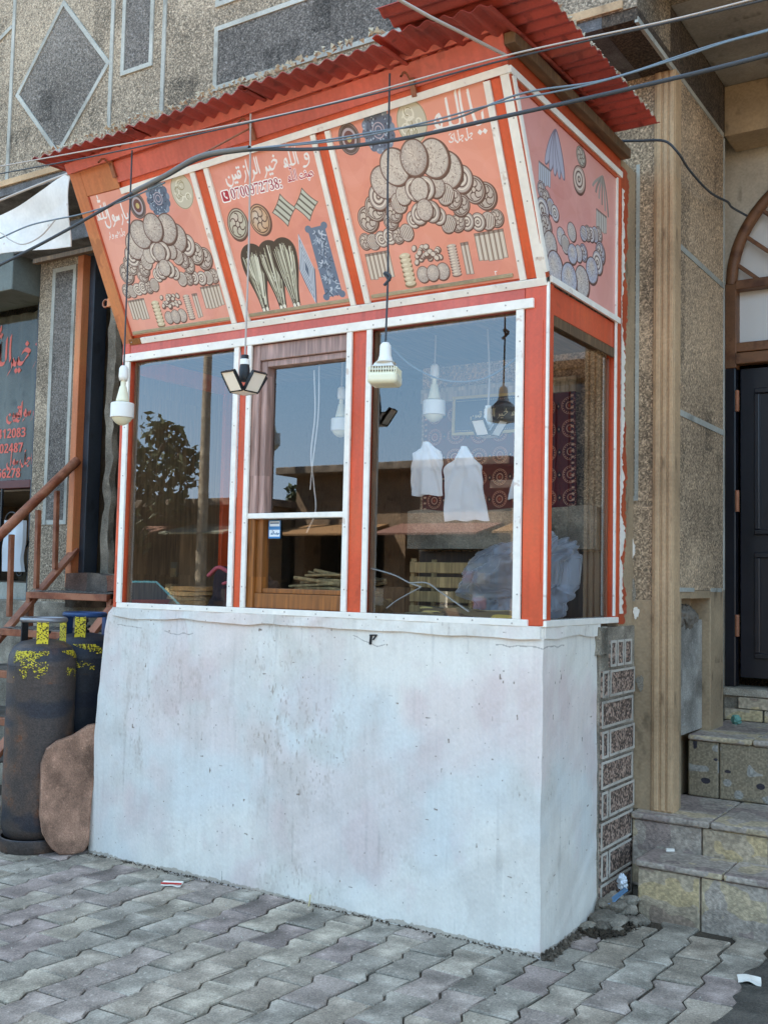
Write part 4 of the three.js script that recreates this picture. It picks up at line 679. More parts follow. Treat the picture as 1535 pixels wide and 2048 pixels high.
// ---------- inside the kiosk ----------
{
  const [c, g] = canvas(1024, 768); g.fillStyle = '#5a1d22'; g.fillRect(0, 0, 1024, 768);
  for (let i = 0; i < 4000; i++) { g.fillStyle = ['rgba(120,40,38,.5)', 'rgba(40,14,22,.5)', 'rgba(90,35,30,.5)'][i % 3]; g.fillRect(rnd() * 1024, rnd() * 768, 4, 4); }
  const ring = (x, y, r, col, w) => { g.strokeStyle = col; g.lineWidth = w; el(g, x, y, r, r * 1.05); g.stroke(); };
  for (let r = 0; r < 5; r++) for (let k = 0; k < 7; k++) { const x = 90 + k * 150, y = 90 + r * 150; g.fillStyle = (r + k) % 2 ? '#7a2a24' : '#6b2320'; el(g, x, y, 58, 62); g.fill(); ring(x, y, 52, '#c7a489', 3); ring(x, y, 34, '#3a1620', 7); ring(x, y, 22, '#d9b89c', 4); g.fillStyle = '#a04a35'; el(g, x, y, 9, 9); g.fill(); for (let i = 0; i < 18; i++) { const a = i / 18 * 6.28; g.fillStyle = '#caa183'; el(g, x + 44 * Math.cos(a), y + 46 * Math.sin(a), 3.4, 3.4); g.fill(); }
    if (k < 6) { g.fillStyle = '#2b1220'; g.beginPath(); g.moveTo(x + 75, y - 26); g.lineTo(x + 93, y); g.lineTo(x + 75, y + 26); g.lineTo(x + 57, y); g.closePath(); g.fill(); g.fillStyle = '#c59a7e'; el(g, x + 75, y, 5, 7); g.fill(); } }
  for (const x of [8, 996]) for (let i = 0; i < 40; i++) { g.fillStyle = i % 2 ? '#c9a487' : '#2a1220'; g.fillRect(x, i * 20, 18, 12); }
  const carp = warp(new THREE.BoxGeometry(0.88, 0.58, 0.012, 60, 30, 1), (v) => { v.z += 0.014 * Math.sin(v.x * 17 + v.y * 2) + n3(v, 5) * 0.012; });
  const o = part(scene, numbered('wall_carpet'), carp.translate(-0.645, 2.155, -0.83), std({ map: toTex(c), roughness: 0.95 }), false);
  inBuilding(o); tag(o, 'dark red medallion carpet hung on the back wall inside the kiosk', 'carpet');
}
inBuilding(solo('shelf_plank', [bx(-1.09, -0.2, 2.445, 2.525, -0.868, -0.80, 0.006)], std({ color: C(0xd9d0bf), map: woodT, roughness: 0.7 }), 'pale wooden plank fixed above the hanging carpet', 'plank'));
{
  const f = thing('framed_calligraphy', 'gold framed dark blue calligraphy picture hung over the carpet', 'picture', [-0.62, 2.27, -0.795]); inBuilding(f);
  f.rotation.z = -0.01;
  const [c, g] = canvas(768, 288); g.fillStyle = '#24324a'; g.fillRect(0, 0, 768, 288); g.fillStyle = '#d8cfae'; pen(g, W.razeqin, 650, 165, 70, 12); for (let i = 0; i < 46; i++) { el(g, 16 + i * 16, 16, 3.4, 3.4); g.fill(); el(g, 16 + i * 16, 272, 3.4, 3.4); g.fill(); }
  part(f, 'print', new THREE.PlaneGeometry(0.5, 0.175).translate(0, 0.09, 0.004), std({ map: toTex(c), roughness: 0.3 }), false);
  part(f, 'frame', [bx(-0.265, 0.265, -0.012, 0.003, -0.012, 0.012), bx(-0.265, 0.265, 0.178, 0.193, -0.012, 0.012), bx(-0.265, -0.25, 0.003, 0.178, -0.012, 0.011), bx(0.25, 0.265, 0.003, 0.178, -0.012, 0.011)], std({ color: C(0xc9b77c), roughness: 0.4 }));
}
inBuilding(solo('stone_ledge', warp(new THREE.BoxGeometry(1.05, 0.2, 0.14, 40, 10, 6).translate(-0.58, 1.765, -0.79), (v) => { v.z += n3(v, 11) * 0.016; v.y += v.y > 1.8 ? n3(v, 8, 3) * 0.02 : 0; }), std({ color: C(0xb3a896), map: concrete, bumpMap: concreteB, bumpScale: 0.006, roughness: 0.95 }), 'rough stone ledge under the hanging carpet', 'ledge'));
inBuilding(solo('rear_panel', [bx(-1.1, -0.07, 1.33, 1.655, -0.862, -0.84)], std({ color: C(0x5a4636), map: woodT, roughness: 0.3 }), 'dark glossy panel of the back wall below the stone ledge', 'panel'));
function bag(pts, label, pos, seedk) { // a flat carrier bag: outline as [half width, height], hanging from its top
  const n = 44, mU = 44, pos3 = [], idx = [];
  for (let i = 0; i <= n; i++) {
    const t = i / n, f = t * (pts.length - 1), k = Math.min(pts.length - 2, Math.floor(f)), q = f - k;
    const y = pts[k][0] + (pts[k + 1][0] - pts[k][0]) * q, a = pts[k][1] + (pts[k + 1][1] - pts[k][1]) * q, b = pts[k][2] + (pts[k + 1][2] - pts[k][2]) * q;
    for (let j = 0; j < mU; j++) { const th = j / mU * Math.PI * 2, cx = (a + b) / 2, hw = (b - a) / 2; const x = cx + hw * Math.cos(th); const ph = Math.atan2(x, 0.03 - y), ds = Math.min(1, Math.hypot(x, y) * 7); const fold = ds * (0.007 * Math.sin(ph * 15 + seedk + 2 * vn(y * 9, seedk)) + 0.004 * Math.sin(ph * 37 + seedk * 3)) + 0.03 * (fbm(x * 12 + seedk, y * 6 + seedk, 0, 4) - 0.5); pos3.push(x + 0.003 * (vn(y * 14 + seedk, j * 0.3) - 0.5), y + (t > 0.92 ? 0.004 * Math.sin(x * 60 + seedk) : 0), 0.014 * Math.sin(th) + fold); }
  }
  for (let i = 0; i < n; i++) for (let j = 0; j < mU; j++) { const a = i * mU + j, b = i * mU + (j + 1) % mU, c = a + mU, d = b + mU; idx.push(a, c, b, b, c, d); }
  const g = new THREE.BufferGeometry(); g.setAttribute('position', new THREE.Float32BufferAttribute(pos3, 3)); g.setIndex(idx); g.computeVertexNormals(); g.translate(...pos);
  solo('carrier_bag', g, M.bag, label, 'bag', 'carrier bags hung behind the right window');
}
bag([[0, -0.015, 0.015], [-0.03, -0.03, 0.05], [-0.05, -0.075, 0.085], [-0.12, -0.085, 0.085], [-0.25, -0.082, 0.085]], 'wad of white carrier bags, the leftmost of those hung behind the right window', [-0.69, 2.145, -0.2], 1);
bag([[0, -0.012, 0.012], [-0.06, -0.05, 0.06], [-0.095, -0.1, 0.1], [-0.2, -0.1, 0.105], [-0.34, -0.09, 0.135]], 'clear creased carrier bag, the largest hung behind the right window', [-0.495, 2.115, -0.2], 4);
bag([[0, -0.01, 0.03], [-0.08, -0.02, 0.04], [-0.16, -0.05, 0.05], [-0.23, -0.07, 0.05]], 'narrow clear bag half hidden by the corner post', [-0.21, 2.10, -0.22], 9);
solo('plastic_sheet', warp(new THREE.SphereGeometry(1, 120, 80).scale(0.3, 0.22, 0.26), (v) => { const r = Math.abs(n3(v, 8, 3)) * 0.36 + Math.abs(n3(v, 19, 8)) * 0.24 + Math.abs(n3(v, 40, 5)) * 0.08; v.multiplyScalar(1.05 - r); v.y = Math.max(v.y, -0.18); if (v.y > 0) v.y += 0.12 * clamp(v.x * 3); }).translate(-0.33, 1.505, -0.44), phy({ color: C(0xe9eef6), transmission: 0.88, thickness: 0, roughness: 0.42, ior: 1.5 }), 'big crumpled heap of clear plastic sheet in the kiosk corner', 'plastic sheet');
{
  const [c, g] = canvas(512, 256); g.fillStyle = '#5f5640'; g.fillRect(0, 0, 512, 256); for (let i = 0; i < 160; i++) { g.fillStyle = ['#b89c4c', '#40382c', '#8a7e60', '#c8b06a', '#2e2a24'][i % 5]; el(g, rnd() * 512, rnd() * 256, rr(6, 30), rr(5, 22), rnd() * 3); g.fill(); }
  const fab = std({ map: toTex(c), roughness: 0.9 });
  const heap = (w, h, d, k) => warp(new THREE.SphereGeometry(1, 48, 30).scale(w, h, d), (v) => { v.multiplyScalar(1 + 0.5 * n3(v, 8, k) + 0.25 * n3(v, 19, k + 2)); v.y = Math.max(v.y, -0.005); });
  solo('folded_cloth', heap(0.36, 0.07, 0.12, 3).translate(-0.52, 1.32, -0.22), fab, 'yellow and brown patterned cloth lying along the right window sill', 'cloth', null, false);
  solo('clothes_heap', heap(0.26, 0.24, 0.16, 7).translate(-1.86, 1.32, -0.32), std({ color: C(0x3d2f33), map: plain, roughness: 0.95 }), 'dark heap of clothes in the corner of the left window', 'clothes');
  solo('clothes_trim', [rod([V(-2.02, 1.50, -0.2), V(-1.93, 1.545, -0.18), V(-1.84, 1.52, -0.18), V(-1.74, 1.56, -0.19)], 0.011, 6), rod([V(-1.9, 1.46, -0.18), V(-1.8, 1.48, -0.17), V(-1.72, 1.46, -0.18)], 0.008, 6)], std({ color: C(0xb0525c), roughness: 0.9 }), 'crumpled pink scarf on the dark clothes heap', 'scarf');
  solo('bread_basket', [heap(0.22, 0.12, 0.16, 12).translate(-1.25, 1.32, -0.4), ...Array.from({ length: 10 }, (_, i) => rod([V(-1.46 + i * 0.03, 1.36, -0.22), V(-1.38 + i * 0.03, 1.47, -0.28), V(-1.3 + i * 0.03, 1.5, -0.38)], 0.01, 6))], std({ color: C(0x6b5a3c), map: woodT, roughness: 0.9 }), 'low wicker heap behind the sliding window', 'basket');
  const w2 = std({ color: C(0x8c6a4a), map: woodT, roughness: 0.8 });
  for (let i = 0; i < 3; i++) solo('wooden_crate', [bx(-2.1 + i * 0.44, -1.7 + i * 0.44, 1.2, 1.42, -2.2, -1.9), bx(-2.08 + i * 0.44, -1.72 + i * 0.44, 1.42, 1.45, -2.19, -1.91)], w2, 'plain wooden crate standing in the dim room behind the kiosk', 'crate', 'crates in the dim back room');
  solo('service_sticker', new THREE.PlaneGeometry(0.075, 0.09).translate(-1.462, 1.735, -0.052), std({ map: (() => { const [cc, gg] = canvas(128, 160); gg.fillStyle = '#3f7fb5'; gg.fillRect(0, 0, 128, 160); gg.fillStyle = '#e8eef2'; gg.fillRect(10, 10, 108, 44); gg.fillRect(8, 84, 112, 60); gg.fillStyle = '#2a5b86'; gg.fillRect(16, 20, 96, 10); pen(gg, W.sebghat, 112, 124, 26, 7); return toTex(cc); })(), roughness: 0.4 }), 'small blue and white sticker inside the sliding window', 'sticker', null, false);
}
{ // clutter along the counter behind the glass
  const tan = std({ color: C(0xc2a878), map: woodT, roughness: 0.9 }), st = thing('stick_bundle', 'loose bundle of kindling sticks behind the sliding window', 'sticks', [-1.24, 1.316, -0.3]);
  for (let i = 0; i < 26; i++) { const y = 0.012 + Math.floor(i / 9) * 0.06 + rr(0, 0.05), z = rr(-0.12, 0.12), a = rr(-0.25, 0.25), L = rr(0.16, 0.23); part(st, 'stick', rod([V(-L, y + rr(-0.01, 0.05), z - a * L), V(0, y + 0.02, z), V(L, y + rr(-0.01, 0.06), z + a * L)], rr(0.006, 0.011), 6, 6), tan); }
  const cr = thing('slatted_crate', 'slatted wooden crate on the counter behind the right window', 'crate', [-0.72, 1.316, -0.52]);
  for (let i = 0; i < 4; i++) { part(cr, 'slat', bx(-0.17, 0.17, 0.01 + i * 0.07, 0.062 + i * 0.07, 0.11, 0.122, 0.003), tan); part(cr, 'slat', bx(-0.17, 0.17, 0.01 + i * 0.07, 0.062 + i * 0.07, -0.122, -0.11, 0.003), tan); }
  for (const x of [-0.17, 0.15]) for (const z of [-0.109, 0.089]) part(cr, 'corner_post', bx(x, x + 0.02, 0, 0.29, z, z + 0.02), tan);
  const tray = thing('flat_loaf_stack', 'low stack of round flat loaves beside the clothes heap', 'bread', [-2.22, 1.316, -0.3]);
  for (let i = 0; i < 5; i++) part(tray, 'loaf', warp(new THREE.CylinderGeometry(0.13, 0.135, 0.022, 28, 1), (v) => { v.y += n3(v, 18, i) * 0.006; }).translate(rr(-0.015, 0.015), 0.013 + i * 0.025, rr(-0.015, 0.015)), std({ color: C([0xc89a62, 0xb88850, 0xd0a672][i % 3]), map: concrete, roughness: 0.9 }));
}
// cracks and tape over the broken right pane
solo('taped_crack', [rod([V(-0.87, 1.55, -0.024), V(-0.74, 1.52, -0.024), V(-0.66, 1.487, -0.024), V(-0.6, 1.47, -0.024)], 0.0032, 5), rod([V(-0.66, 1.487, -0.023), V(-0.57, 1.488, -0.023), V(-0.5, 1.45, -0.023), V(-0.36, 1.37, -0.023)], 0.0032, 5), rod([V(-0.6, 1.47, -0.022), V(-0.72, 1.41, -0.022), V(-0.78, 1.37, -0.022)], 0.0024, 5)].map((g) => g.scale(1, 1, 1)), phy({ color: C(0xcfd0cc), transmission: 0.75, thickness: 0, roughness: 0.45 }), 'strips of clear tape over the crack in the right window', 'tape');
solo('hanging_string', [rod([V(-1.28, 2.52, -0.1), V(-1.275, 2.3, -0.11), V(-1.285, 2.1, -0.1), V(-1.27, 1.95, -0.11), V(-1.25, 1.82, -0.1), V(-1.3, 1.72, -0.1)], 0.004, 6), rod([V(-1.25, 2.54, -0.1), V(-1.255, 2.3, -0.11), V(-1.275, 2.05, -0.1), V(-1.285, 1.93, -0.1)], 0.0035, 6)], M.cablePale, 'loose white strings hanging inside the sliding window', 'string');
solo('inside_cable', [rod([V(-0.87, 2.62, -0.12), V(-0.74, 2.5, -0.12), V(-0.55, 2.41, -0.12), V(-0.36, 2.40, -0.12), V(-0.24, 2.45, -0.12), V(-0.13, 2.53, -0.12)], 0.0045, 6)], std({ color: C(0x5f6264), roughness: 0.8 }), 'slack grey cable strung across inside the right window', 'cable');

// ---------- lamps on cords ----------
function cordTo(t, pts, m) { part(t, 'cord', rod(pts, 0.0042, 6), m); }
function canLamp(label, pos, top, m, s = 1, group) { // round white lamp: holder, neck, drum and a low dome
  const t = thing('hanging_lamp', label, 'lamp', pos, 0, group);
  cordTo(t, [V(0, 0.26 * s, 0), V(0.004, (0.26 + top) / 2, 0.004), V(0, top, 0)], m);
  part(t, 'holder', lathe([[0, 0.262], [0.014, 0.262], [0.021, 0.25], [0.023, 0.21], [0.019, 0.19], [0, 0.19]].map(([a, b]) => [a * s, b * s])), M.plastic);
  part(t, 'neck', lathe([[0.012, 0.19], [0.012, 0.165], [0.016, 0.162], [0.03, 0.10], [0.034, 0.082], [0, 0.082]].map(([a, b]) => [a * s, b * s])), M.plasticCream);
  part(t, 'drum', lathe([[0, 0.082], [0.052, 0.082], [0.055, 0.078], [0.055, 0.014], [0.052, 0.01], [0, 0.01]].map(([a, b]) => [a * s, b * s]), 32), M.plastic);
  part(t, 'dome', lathe([[0.049, 0.012], [0.04, -0.004], [0.024, -0.018], [0.01, -0.024], [0, -0.024]].map(([a, b]) => [a * s, b * s]), 32), M.plasticCream);
  return t;
}
canLamp('white drum lamp on a dark cord, leftmost outside the windows', [-1.965, 2.232, 0.5], 1.32, M.cable);
canLamp('white drum lamp hanging inside the right window above the bags', [-0.77, 2.295, -0.4], 0.46, M.cablePale);
canLamp('white drum lamp hanging inside the sliding window', [-1.325, 2.25, -0.4], 0.46, M.cablePale, 0.92);
function wingLamp(label, pos, top, s, m, hm, body) { // folding lamp with flat wings round a dark holder
  const t = thing('wing_lamp', label, 'lamp', pos);
  cordTo(t, [V(0, 0.15 * s, 0), V(0.006, top * 0.5, 0.004), V(-0.01, top, 0)], m);
  part(t, 'holder', lathe([[0, 0.16], [0.02, 0.158], [0.023, 0.12], [0.03, 0.075], [0.03, 0.03], [0.018, 0.01], [0, 0.01]].map(([a, b]) => [a * s, b * s])), hm);
  part(t, 'band', lathe([[0.0235, 0.135], [0.026, 0.134], [0.028, 0.105], [0.0245, 0.104]].map(([a, b]) => [a * s, b * s])), M.plastic);
  part(t, 'bottom_plate', bx(-0.05 * s, 0.05 * s, -0.055 * s, -0.045 * s, -0.05 * s, 0.05 * s, 0.003), body);
  for (let i = 0; i < 4; i++) {
    const g = new THREE.BoxGeometry(0.095 * s, 0.115 * s, 0.012 * s).translate(0, 0.057 * s, 0).rotateX(0.62).translate(0, -0.045 * s, 0.052 * s).rotateY(i * Math.PI / 2 + 1.45);
    const w = part(t, 'wing', g, body);
    const e = [bx(-0.05 * s, 0.05 * s, -0.003, 0.002, -0.008, 0.008), bx(-0.05 * s, 0.05 * s, 0.114 * s, 0.114 * s + 0.004, -0.008, 0.008), bx(-0.051 * s, -0.047 * s, 0.003, 0.113 * s, -0.0085, 0.0085), bx(0.047 * s, 0.051 * s, 0.003, 0.113 * s, -0.0085, 0.0085)].map((q) => q.rotateX(0.62).translate(0, -0.045 * s, 0.052 * s).rotateY(i * Math.PI / 2 + 1.45));
    part(w, 'rim', e, M.black);
  }
}
wingLamp('folding lamp with cream wings and a black holder on a white cord', [-1.21, 2.345, 0.5], 1.22, 0.8, M.cablePale, M.black, std({ color: C(0xfff4e2), roughness: 0.4 }));
wingLamp('small folding lamp with white wings inside the right window', [-0.475, 2.22, -0.4], 0.5, 0.7, M.cablePale, M.plastic, M.plastic);
{
  const t = thing('square_lamp', 'squat cream square lamp with cooling ribs hung before the right window', 'lamp', [-0.476, 2.285, 0.5]);
  cordTo(t, [V(0, 0.16, 0), V(0.004, 0.45, 0), V(-0.006, 0.8, 0.0), V(-0.008, 1.28, 0)], M.cable);
  part(t, 'knot', [rod([V(-0.012, 0.40, 0), V(0.02, 0.43, 0.006), V(-0.008, 0.45, 0.01), V(0.014, 0.415, 0)], 0.006, 6)], M.cable);
  part(t, 'holder', lathe([[0, 0.165], [0.014, 0.164], [0.022, 0.152], [0.024, 0.11], [0.026, 0.105], [0.03, 0.092], [0.046, 0.078], [0, 0.076]], 24), M.plastic);
  const g = new THREE.CylinderGeometry(0.045, 0.078, 0.035, 4, 1).rotateY(Math.PI / 4 + 0.35).translate(0, 0.062, 0); part(t, 'shoulder', g, M.plastic);
  for (let i = 0; i < 4; i++) for (let k = 0; k < 10; k++) part(t, 'rib', bx(-0.05 + k * 0.0108, -0.046 + k * 0.0108, 0.03, 0.058, 0.052, 0.058).rotateY(i * Math.PI / 2 + 0.35), M.plasticCream);
  part(t, 'core', new RoundedBoxGeometry(0.1, 0.04, 0.1, 2, 0.01).rotateY(0.35).translate(0, 0.043, 0), M.woodGrey);
  part(t, 'diffuser', new RoundedBoxGeometry(0.122, 0.05, 0.122, 3, 0.018).rotateY(0.35).translate(0, 0.014, 0), M.plasticCream);
}
// ---------- cables overhead ----------
const cable = (label, pts, r, m) => solo('overhead_cable', rod(pts, r, 6, pts.length * 10), m, label, 'cable');
cable('thick dark cable sagging across all three bread signs', [[2.6, 3.16, 0.8], [1.07, 3.104, 0.8], [0.708, 3.103, 0.8], [0.174, 3.114, 0.8], [-0.237, 3.125, 0.8], [-0.604, 3.165, 0.8], [-0.96, 3.235, 0.8], [-1.234, 3.254, 0.8], [-1.435, 3.213, 0.8], [-1.677, 3.169, 0.8], [-2.101, 3.073, 0.8], [-2.53, 2.989, 0.8], [-3.4, 2.86, 0.8]], 0.0072, M.cable);
cable('dark sleeve wrapped round the sagging cable by the left sign', [[-0.96, 3.242, 0.802], [-1.234, 3.262, 0.802], [-1.435, 3.218, 0.802], [-1.62, 3.182, 0.802]], 0.0115, std({ color: C(0x6c6c6a), roughness: 0.8 }));
cable('upper blue grey wire above the thick cable at the right', [[2.4, 3.22, 0.8], [1.07, 3.182, 0.8], [0.898, 3.178, 0.8], [0.556, 3.154, 0.8], [0.249, 3.18, 0.8], [-0.026, 3.15, 0.8], [-0.326, 3.175, 0.8], [-0.605, 3.197, 0.8], [-0.96, 3.24, 0.8]], 0.0036, M.cableBlue);
cable('lower blue grey wire twisting beside the thick cable', [[2.4, 3.2, 0.81], [1.07, 3.173, 0.81], [0.959, 3.172, 0.81], [0.756, 3.156, 0.81], [0.504, 3.146, 0.81], [0.173, 3.162, 0.81], [-0.13, 3.159, 0.81], [-0.462, 3.17, 0.81], [-0.96, 3.235, 0.81]], 0.0032, M.cableBlue);
cable('upper pale wire running along under the roof edge', [[2.4, 3.27, 0.8], [1.019, 3.291, 0.8], [0.788, 3.296, 0.8], [0.19, 3.331, 0.8], [-0.609, 3.338, 0.8], [-1.239, 3.376, 0.8], [-1.69, 3.416, 0.8], [-2.565, 3.488, 0.8], [-3.6, 3.58, 0.8]], 0.003, M.cablePale);
cable('lower thin grey wire running along under the roof edge', [[2.4, 3.262, 0.79], [1.019, 3.285, 0.79], [0.19, 3.322, 0.79], [-0.241, 3.322, 0.8], [-0.964, 3.351, 0.8], [-1.85, 3.398, 0.8], [-2.562, 3.45, 0.8], [-3.6, 3.53, 0.8]], 0.0032, M.cable);
cable('stout white wire tied to the upper right corner of the sign', [[0.014, 3.535, 0.45], [-0.062, 3.535, 0.72], [-0.14, 3.54, 1.0], [-1.4, 4.3, 5.5]], 0.007, M.cablePale);
cable('thin wire dropping to the lower left from the dark sleeve', [[-1.433, 3.19, 0.8], [-1.676, 3.156, 0.8], [-1.968, 3.142, 0.8], [-2.14, 3.148, 0.8], [-2.318, 3.15, 0.8], [-2.539, 3.122, 0.8], [-3.4, 3.0, 0.8]], 0.0035, M.cableBlue);
cable('thin slack wire beneath the white awning', [[-2.123, 3.14, 0.81], [-2.22, 3.08, 0.81], [-2.35, 3.06, 0.81], [-2.45, 3.10, 0.81], [-2.541, 3.15, 0.81], [-3.4, 3.05, 0.81]], 0.003, M.cablePale);
cable('black cable crossing the column toward the arched transom', [[0.006, 3.66, -0.8], [0.1, 3.645, -0.81], [0.241, 3.611, -0.81], [0.287, 3.56, -0.83], [0.283, 3.545, -1.03], [0.281, 3.556, -1.42], [0.29, 3.6, -1.72], [0.25, 3.66, -2.0], [0.32, 3.61, -2.02]], 0.0065, M.cable);
for (const [x, y, z] of [[-1.28, 3.42, 0.6]]) solo('tie_wire', rod([V(x, 3.26, 0.8), V(x + 0.02, 3.4, 0.62), V(x + 0.05, 3.52, 0.47)], 0.0045, 6), M.steelBrown, 'short tie wire holding the dark sleeve up to the fascia', 'wire');

// ---------- gas cylinders, slab ----------
function gas(label, pos, ry, m, bandM, s) {
  const t = thing('gas_cylinder', label, 'gas cylinder', pos, ry, 'gas cylinders beside the kiosk');
  part(t, 'foot_ring', lathe([[0.165, 0], [0.185, 0.004], [0.187, 0.07], [0.178, 0.075]], 36), m);
  part(t, 'body', lathe([[0.02, 0.05], [0.12, 0.055], [0.165, 0.08], [0.18, 0.13], [0.182, 0.3], [0.182, 0.985], [0.1835, 0.99], [0.1835, 0.998], [0.181, 1.002], [0.176, 1.045], [0.155, 1.09], [0.115, 1.118], [0.05, 1.132], [0, 1.134]], 48), m);
  part(t, 'valve', [lathe([[0, 1.13], [0.03, 1.13], [0.03, 1.145], [0.015, 1.15], [0.015, 1.19], [0.022, 1.195], [0.022, 1.215], [0, 1.215]], 14), rod([V(0, 1.17, 0), V(0.045, 1.17, 0.01)], 0.009, 8)], std({ color: C(0x3a3a3d), roughness: 0.5, metalness: 0.5 }));
  for (let i = 0; i < 3; i++) { const a = i * 2.094 + 0.5; part(t, 'collar_strap', bx(-0.031, 0.031, 1.085, 1.235, -0.004, 0.004, 0.002).translate(0, 0, 0.118).rotateY(a), bandM[i]); }
  part(t, 'collar_ring', new THREE.TorusGeometry(0.118, 0.01, 8, 40).rotateX(Math.PI / 2).scale(1, 1.4, 1).translate(0, 1.238, 0), s);
  return t;
}
const yel = std({ color: C(0xd9c42c), map: tex(256, 256, (u, v) => { const a = fbm(u * 44, v * 40, 44, 4); return a > 0.57 ? [0.35, 0.32, 0.2] : [1, 1, 1]; }, 0.3), roughness: 0.6 });
const g1 = gas('tall rusty grey gas cylinder with yellow collar straps, nearest the viewer', [-2.95, 0, 0.10], 0.35, M.cyl, [yel, yel, M.cylBlue], std({ color: C(0x8d8d90), roughness: 0.35, metalness: 0.6 }));
const g2 = gas('blue black gas cylinder tucked behind beside the white base', [-3.03, 0.02, -0.26], 0.15, M.cylBlue, [yel, M.blue, M.blue], M.blue);
{ // flaking yellow paint on the shoulders
  for (const [t, k] of [[g1, 1], [g2, 5]]) { const fl = []; for (let i = 0; i < 2200; i++) { const a = rr(-0.4, 2.6), q = rnd(), y = q < 0.55 ? rr(1.035, 1.075) : rr(0.93, 1.04), r = y > 1.002 ? 0.181 - (y - 1.002) * (y - 1.002) * 3.4 : 0.1825; if (vn(a * 5 + k, y * 26) < (q > 0.55 ? 0.6 : 0.34)) continue; fl.push(new THREE.CircleGeometry(rr(0.0012, 0.0045), 5).scale(1.4, 0.8, 1).rotateX(y > 1.002 ? -0.35 - (y - 1.0) * 6 : 0).translate(0, y, r + 0.0022).rotateY(a)); } const o = part(t, 'paint_flakes', fl, yel); o.userData.kind = 'stuff'; }
}
{
  const s = new THREE.Shape(); const P = [[-0.185, 0.22], [-0.165, 0.12], [-0.1, 0.04], [-0.04, 0.005], [0.05, 0.0], [0.12, 0.01], [0.155, 0.04], [0.17, 0.3], [0.185, 0.66], [0.14, 0.655], [0.03, 0.605], [-0.09, 0.575], [-0.15, 0.54], [-0.185, 0.47]];
  const cp = []; P.forEach(([x, y], i) => { const [x2, y2] = P[(i + 1) % P.length]; for (let q = 0; q < 8; q++) cp.push({ x: x + (x2 - x) * q / 8, y: y + (y2 - y) * q / 8 }); }); cp.forEach((p, i) => { const k = 1 + 0.07 * (fbm(i * 0.45, 4, 0, 3) - 0.5); i ? s.lineTo(p.x * k, p.y) : s.moveTo(p.x * k, p.y); });
  const g = new THREE.ExtrudeGeometry(s, { depth: 0.03, bevelEnabled: true, bevelSize: 0.012, bevelThickness: 0.01, bevelSegments: 2 });
  const t = solo('broken_slab', g, std({ color: C(0xcb9d84), map: concrete, bumpMap: concreteB, bumpScale: 0.004, roughness: 0.9 }), 'broken brown slab leaning between the gas cylinders and white base', 'slab');
  t.rotation.set(-0.04, 1.0, 0, 'YXZ'); t.scale.set(0.72, 1, 1); t.position.set(-2.705, 0.012, 0.10);
}

// ---------- left of the kiosk ----------
{
  part(bld, 'pilaster', [bx(-4.30, -3.905, -0.05, 3.985, -1.1, -0.85)], M.dash);
  const z = -0.848; part(bld, 'pilaster_panel', [bx(-4.13, -3.945, 1.86, 3.61, z - 0.004, z + 0.003)], M.dashDark);
  part(bld, 'painted_line', [bx(-4.16, -4.128, 1.83, 3.64, z - 0.004, z + 0.007), bx(-3.947, -3.918, 1.83, 3.64, z - 0.004, z + 0.007), bx(-4.128, -3.947, 3.61, 3.64, z - 0.004, z + 0.006), bx(-4.128, -3.947, 1.83, 1.86, z - 0.004, z + 0.006)], M.line);
  part(bld, 'timber_edge', [bx(-3.903, -3.845, 1.4, 3.9, -1.0, -0.84, 0.006)], M.orangeOld);
  part(bld, 'doorway', [bx(-3.845, -3.4, 1.25, 1.50, -1.4, -0.9), bx(-4.0, -3.2, 1.3, 4.0, -3.45, -3.4), bx(-3.9, -3.846, 1.5, 3.98, -3.4, -1.0), bx(-3.3, -3.25, 1.5, 3.98, -3.4, -1.21), bx(-4.0, -3.2, 1.2, 1.25, -3.4, -0.9), bx(-3.9, -3.25, 3.93, 3.98, -3.4, -1.0)], M.plasterIn);
  part(bld, 'door_frame', [bx(-3.845, -3.79, 1.5, 3.92, -1.02, -0.90, 0.006)], std({ color: C(0x39424e), map: plain, roughness: 0.5 }));
  part(bld, 'worn_jamb', [warp(new THREE.BoxGeometry(0.07, 2.3, 0.05, 3, 60, 3).translate(-3.70, 2.55, -1.02), (v) => { v.x += n3(v, 9) * 0.02; v.z += n3(v, 14, 4) * 0.01; })], M.stone);
  part(bld, 'green_door', [bx(-3.52, -3.1, 1.5, 3.9, -1.2, -1.15, 0.006)], M.green);
  for (let i = 0; i < 5; i++) part(bld, 'threshold_stone', warp(new THREE.BoxGeometry(0.2, 0.11, 0.16, 6, 4, 4).translate(-3.72 + (i % 3) * 0.2, 1.44 - Math.floor(i / 3) * 0.11, -0.86), (v) => { v.z += n3(v, 14) * 0.02; v.y += n3(v, 11, 3) * 0.015; }), std({ color: C([0x8d6f63, 0x7c7068, 0x9a6a58, 0x857a70, 0x75665c][i]), map: concrete, roughness: 1 }));
  part(bld, 'shutter_box', [bx(-6.4, -4.31, 3.46, 3.92, -1.0, -0.62, 0.01)], std({ color: C(0x77807c), map: plain, roughness: 0.6 }));
  part(bld, 'lintel', [bx(-4.28, -3.42, 3.70, 3.84, -0.95, -0.60, 0.01)], M.soffitDark);
  part(bld, 'lintel_trim', [bx(-4.15, -2.6, 3.63, 3.66, -0.70, -0.66)], M.woodGrey);
}
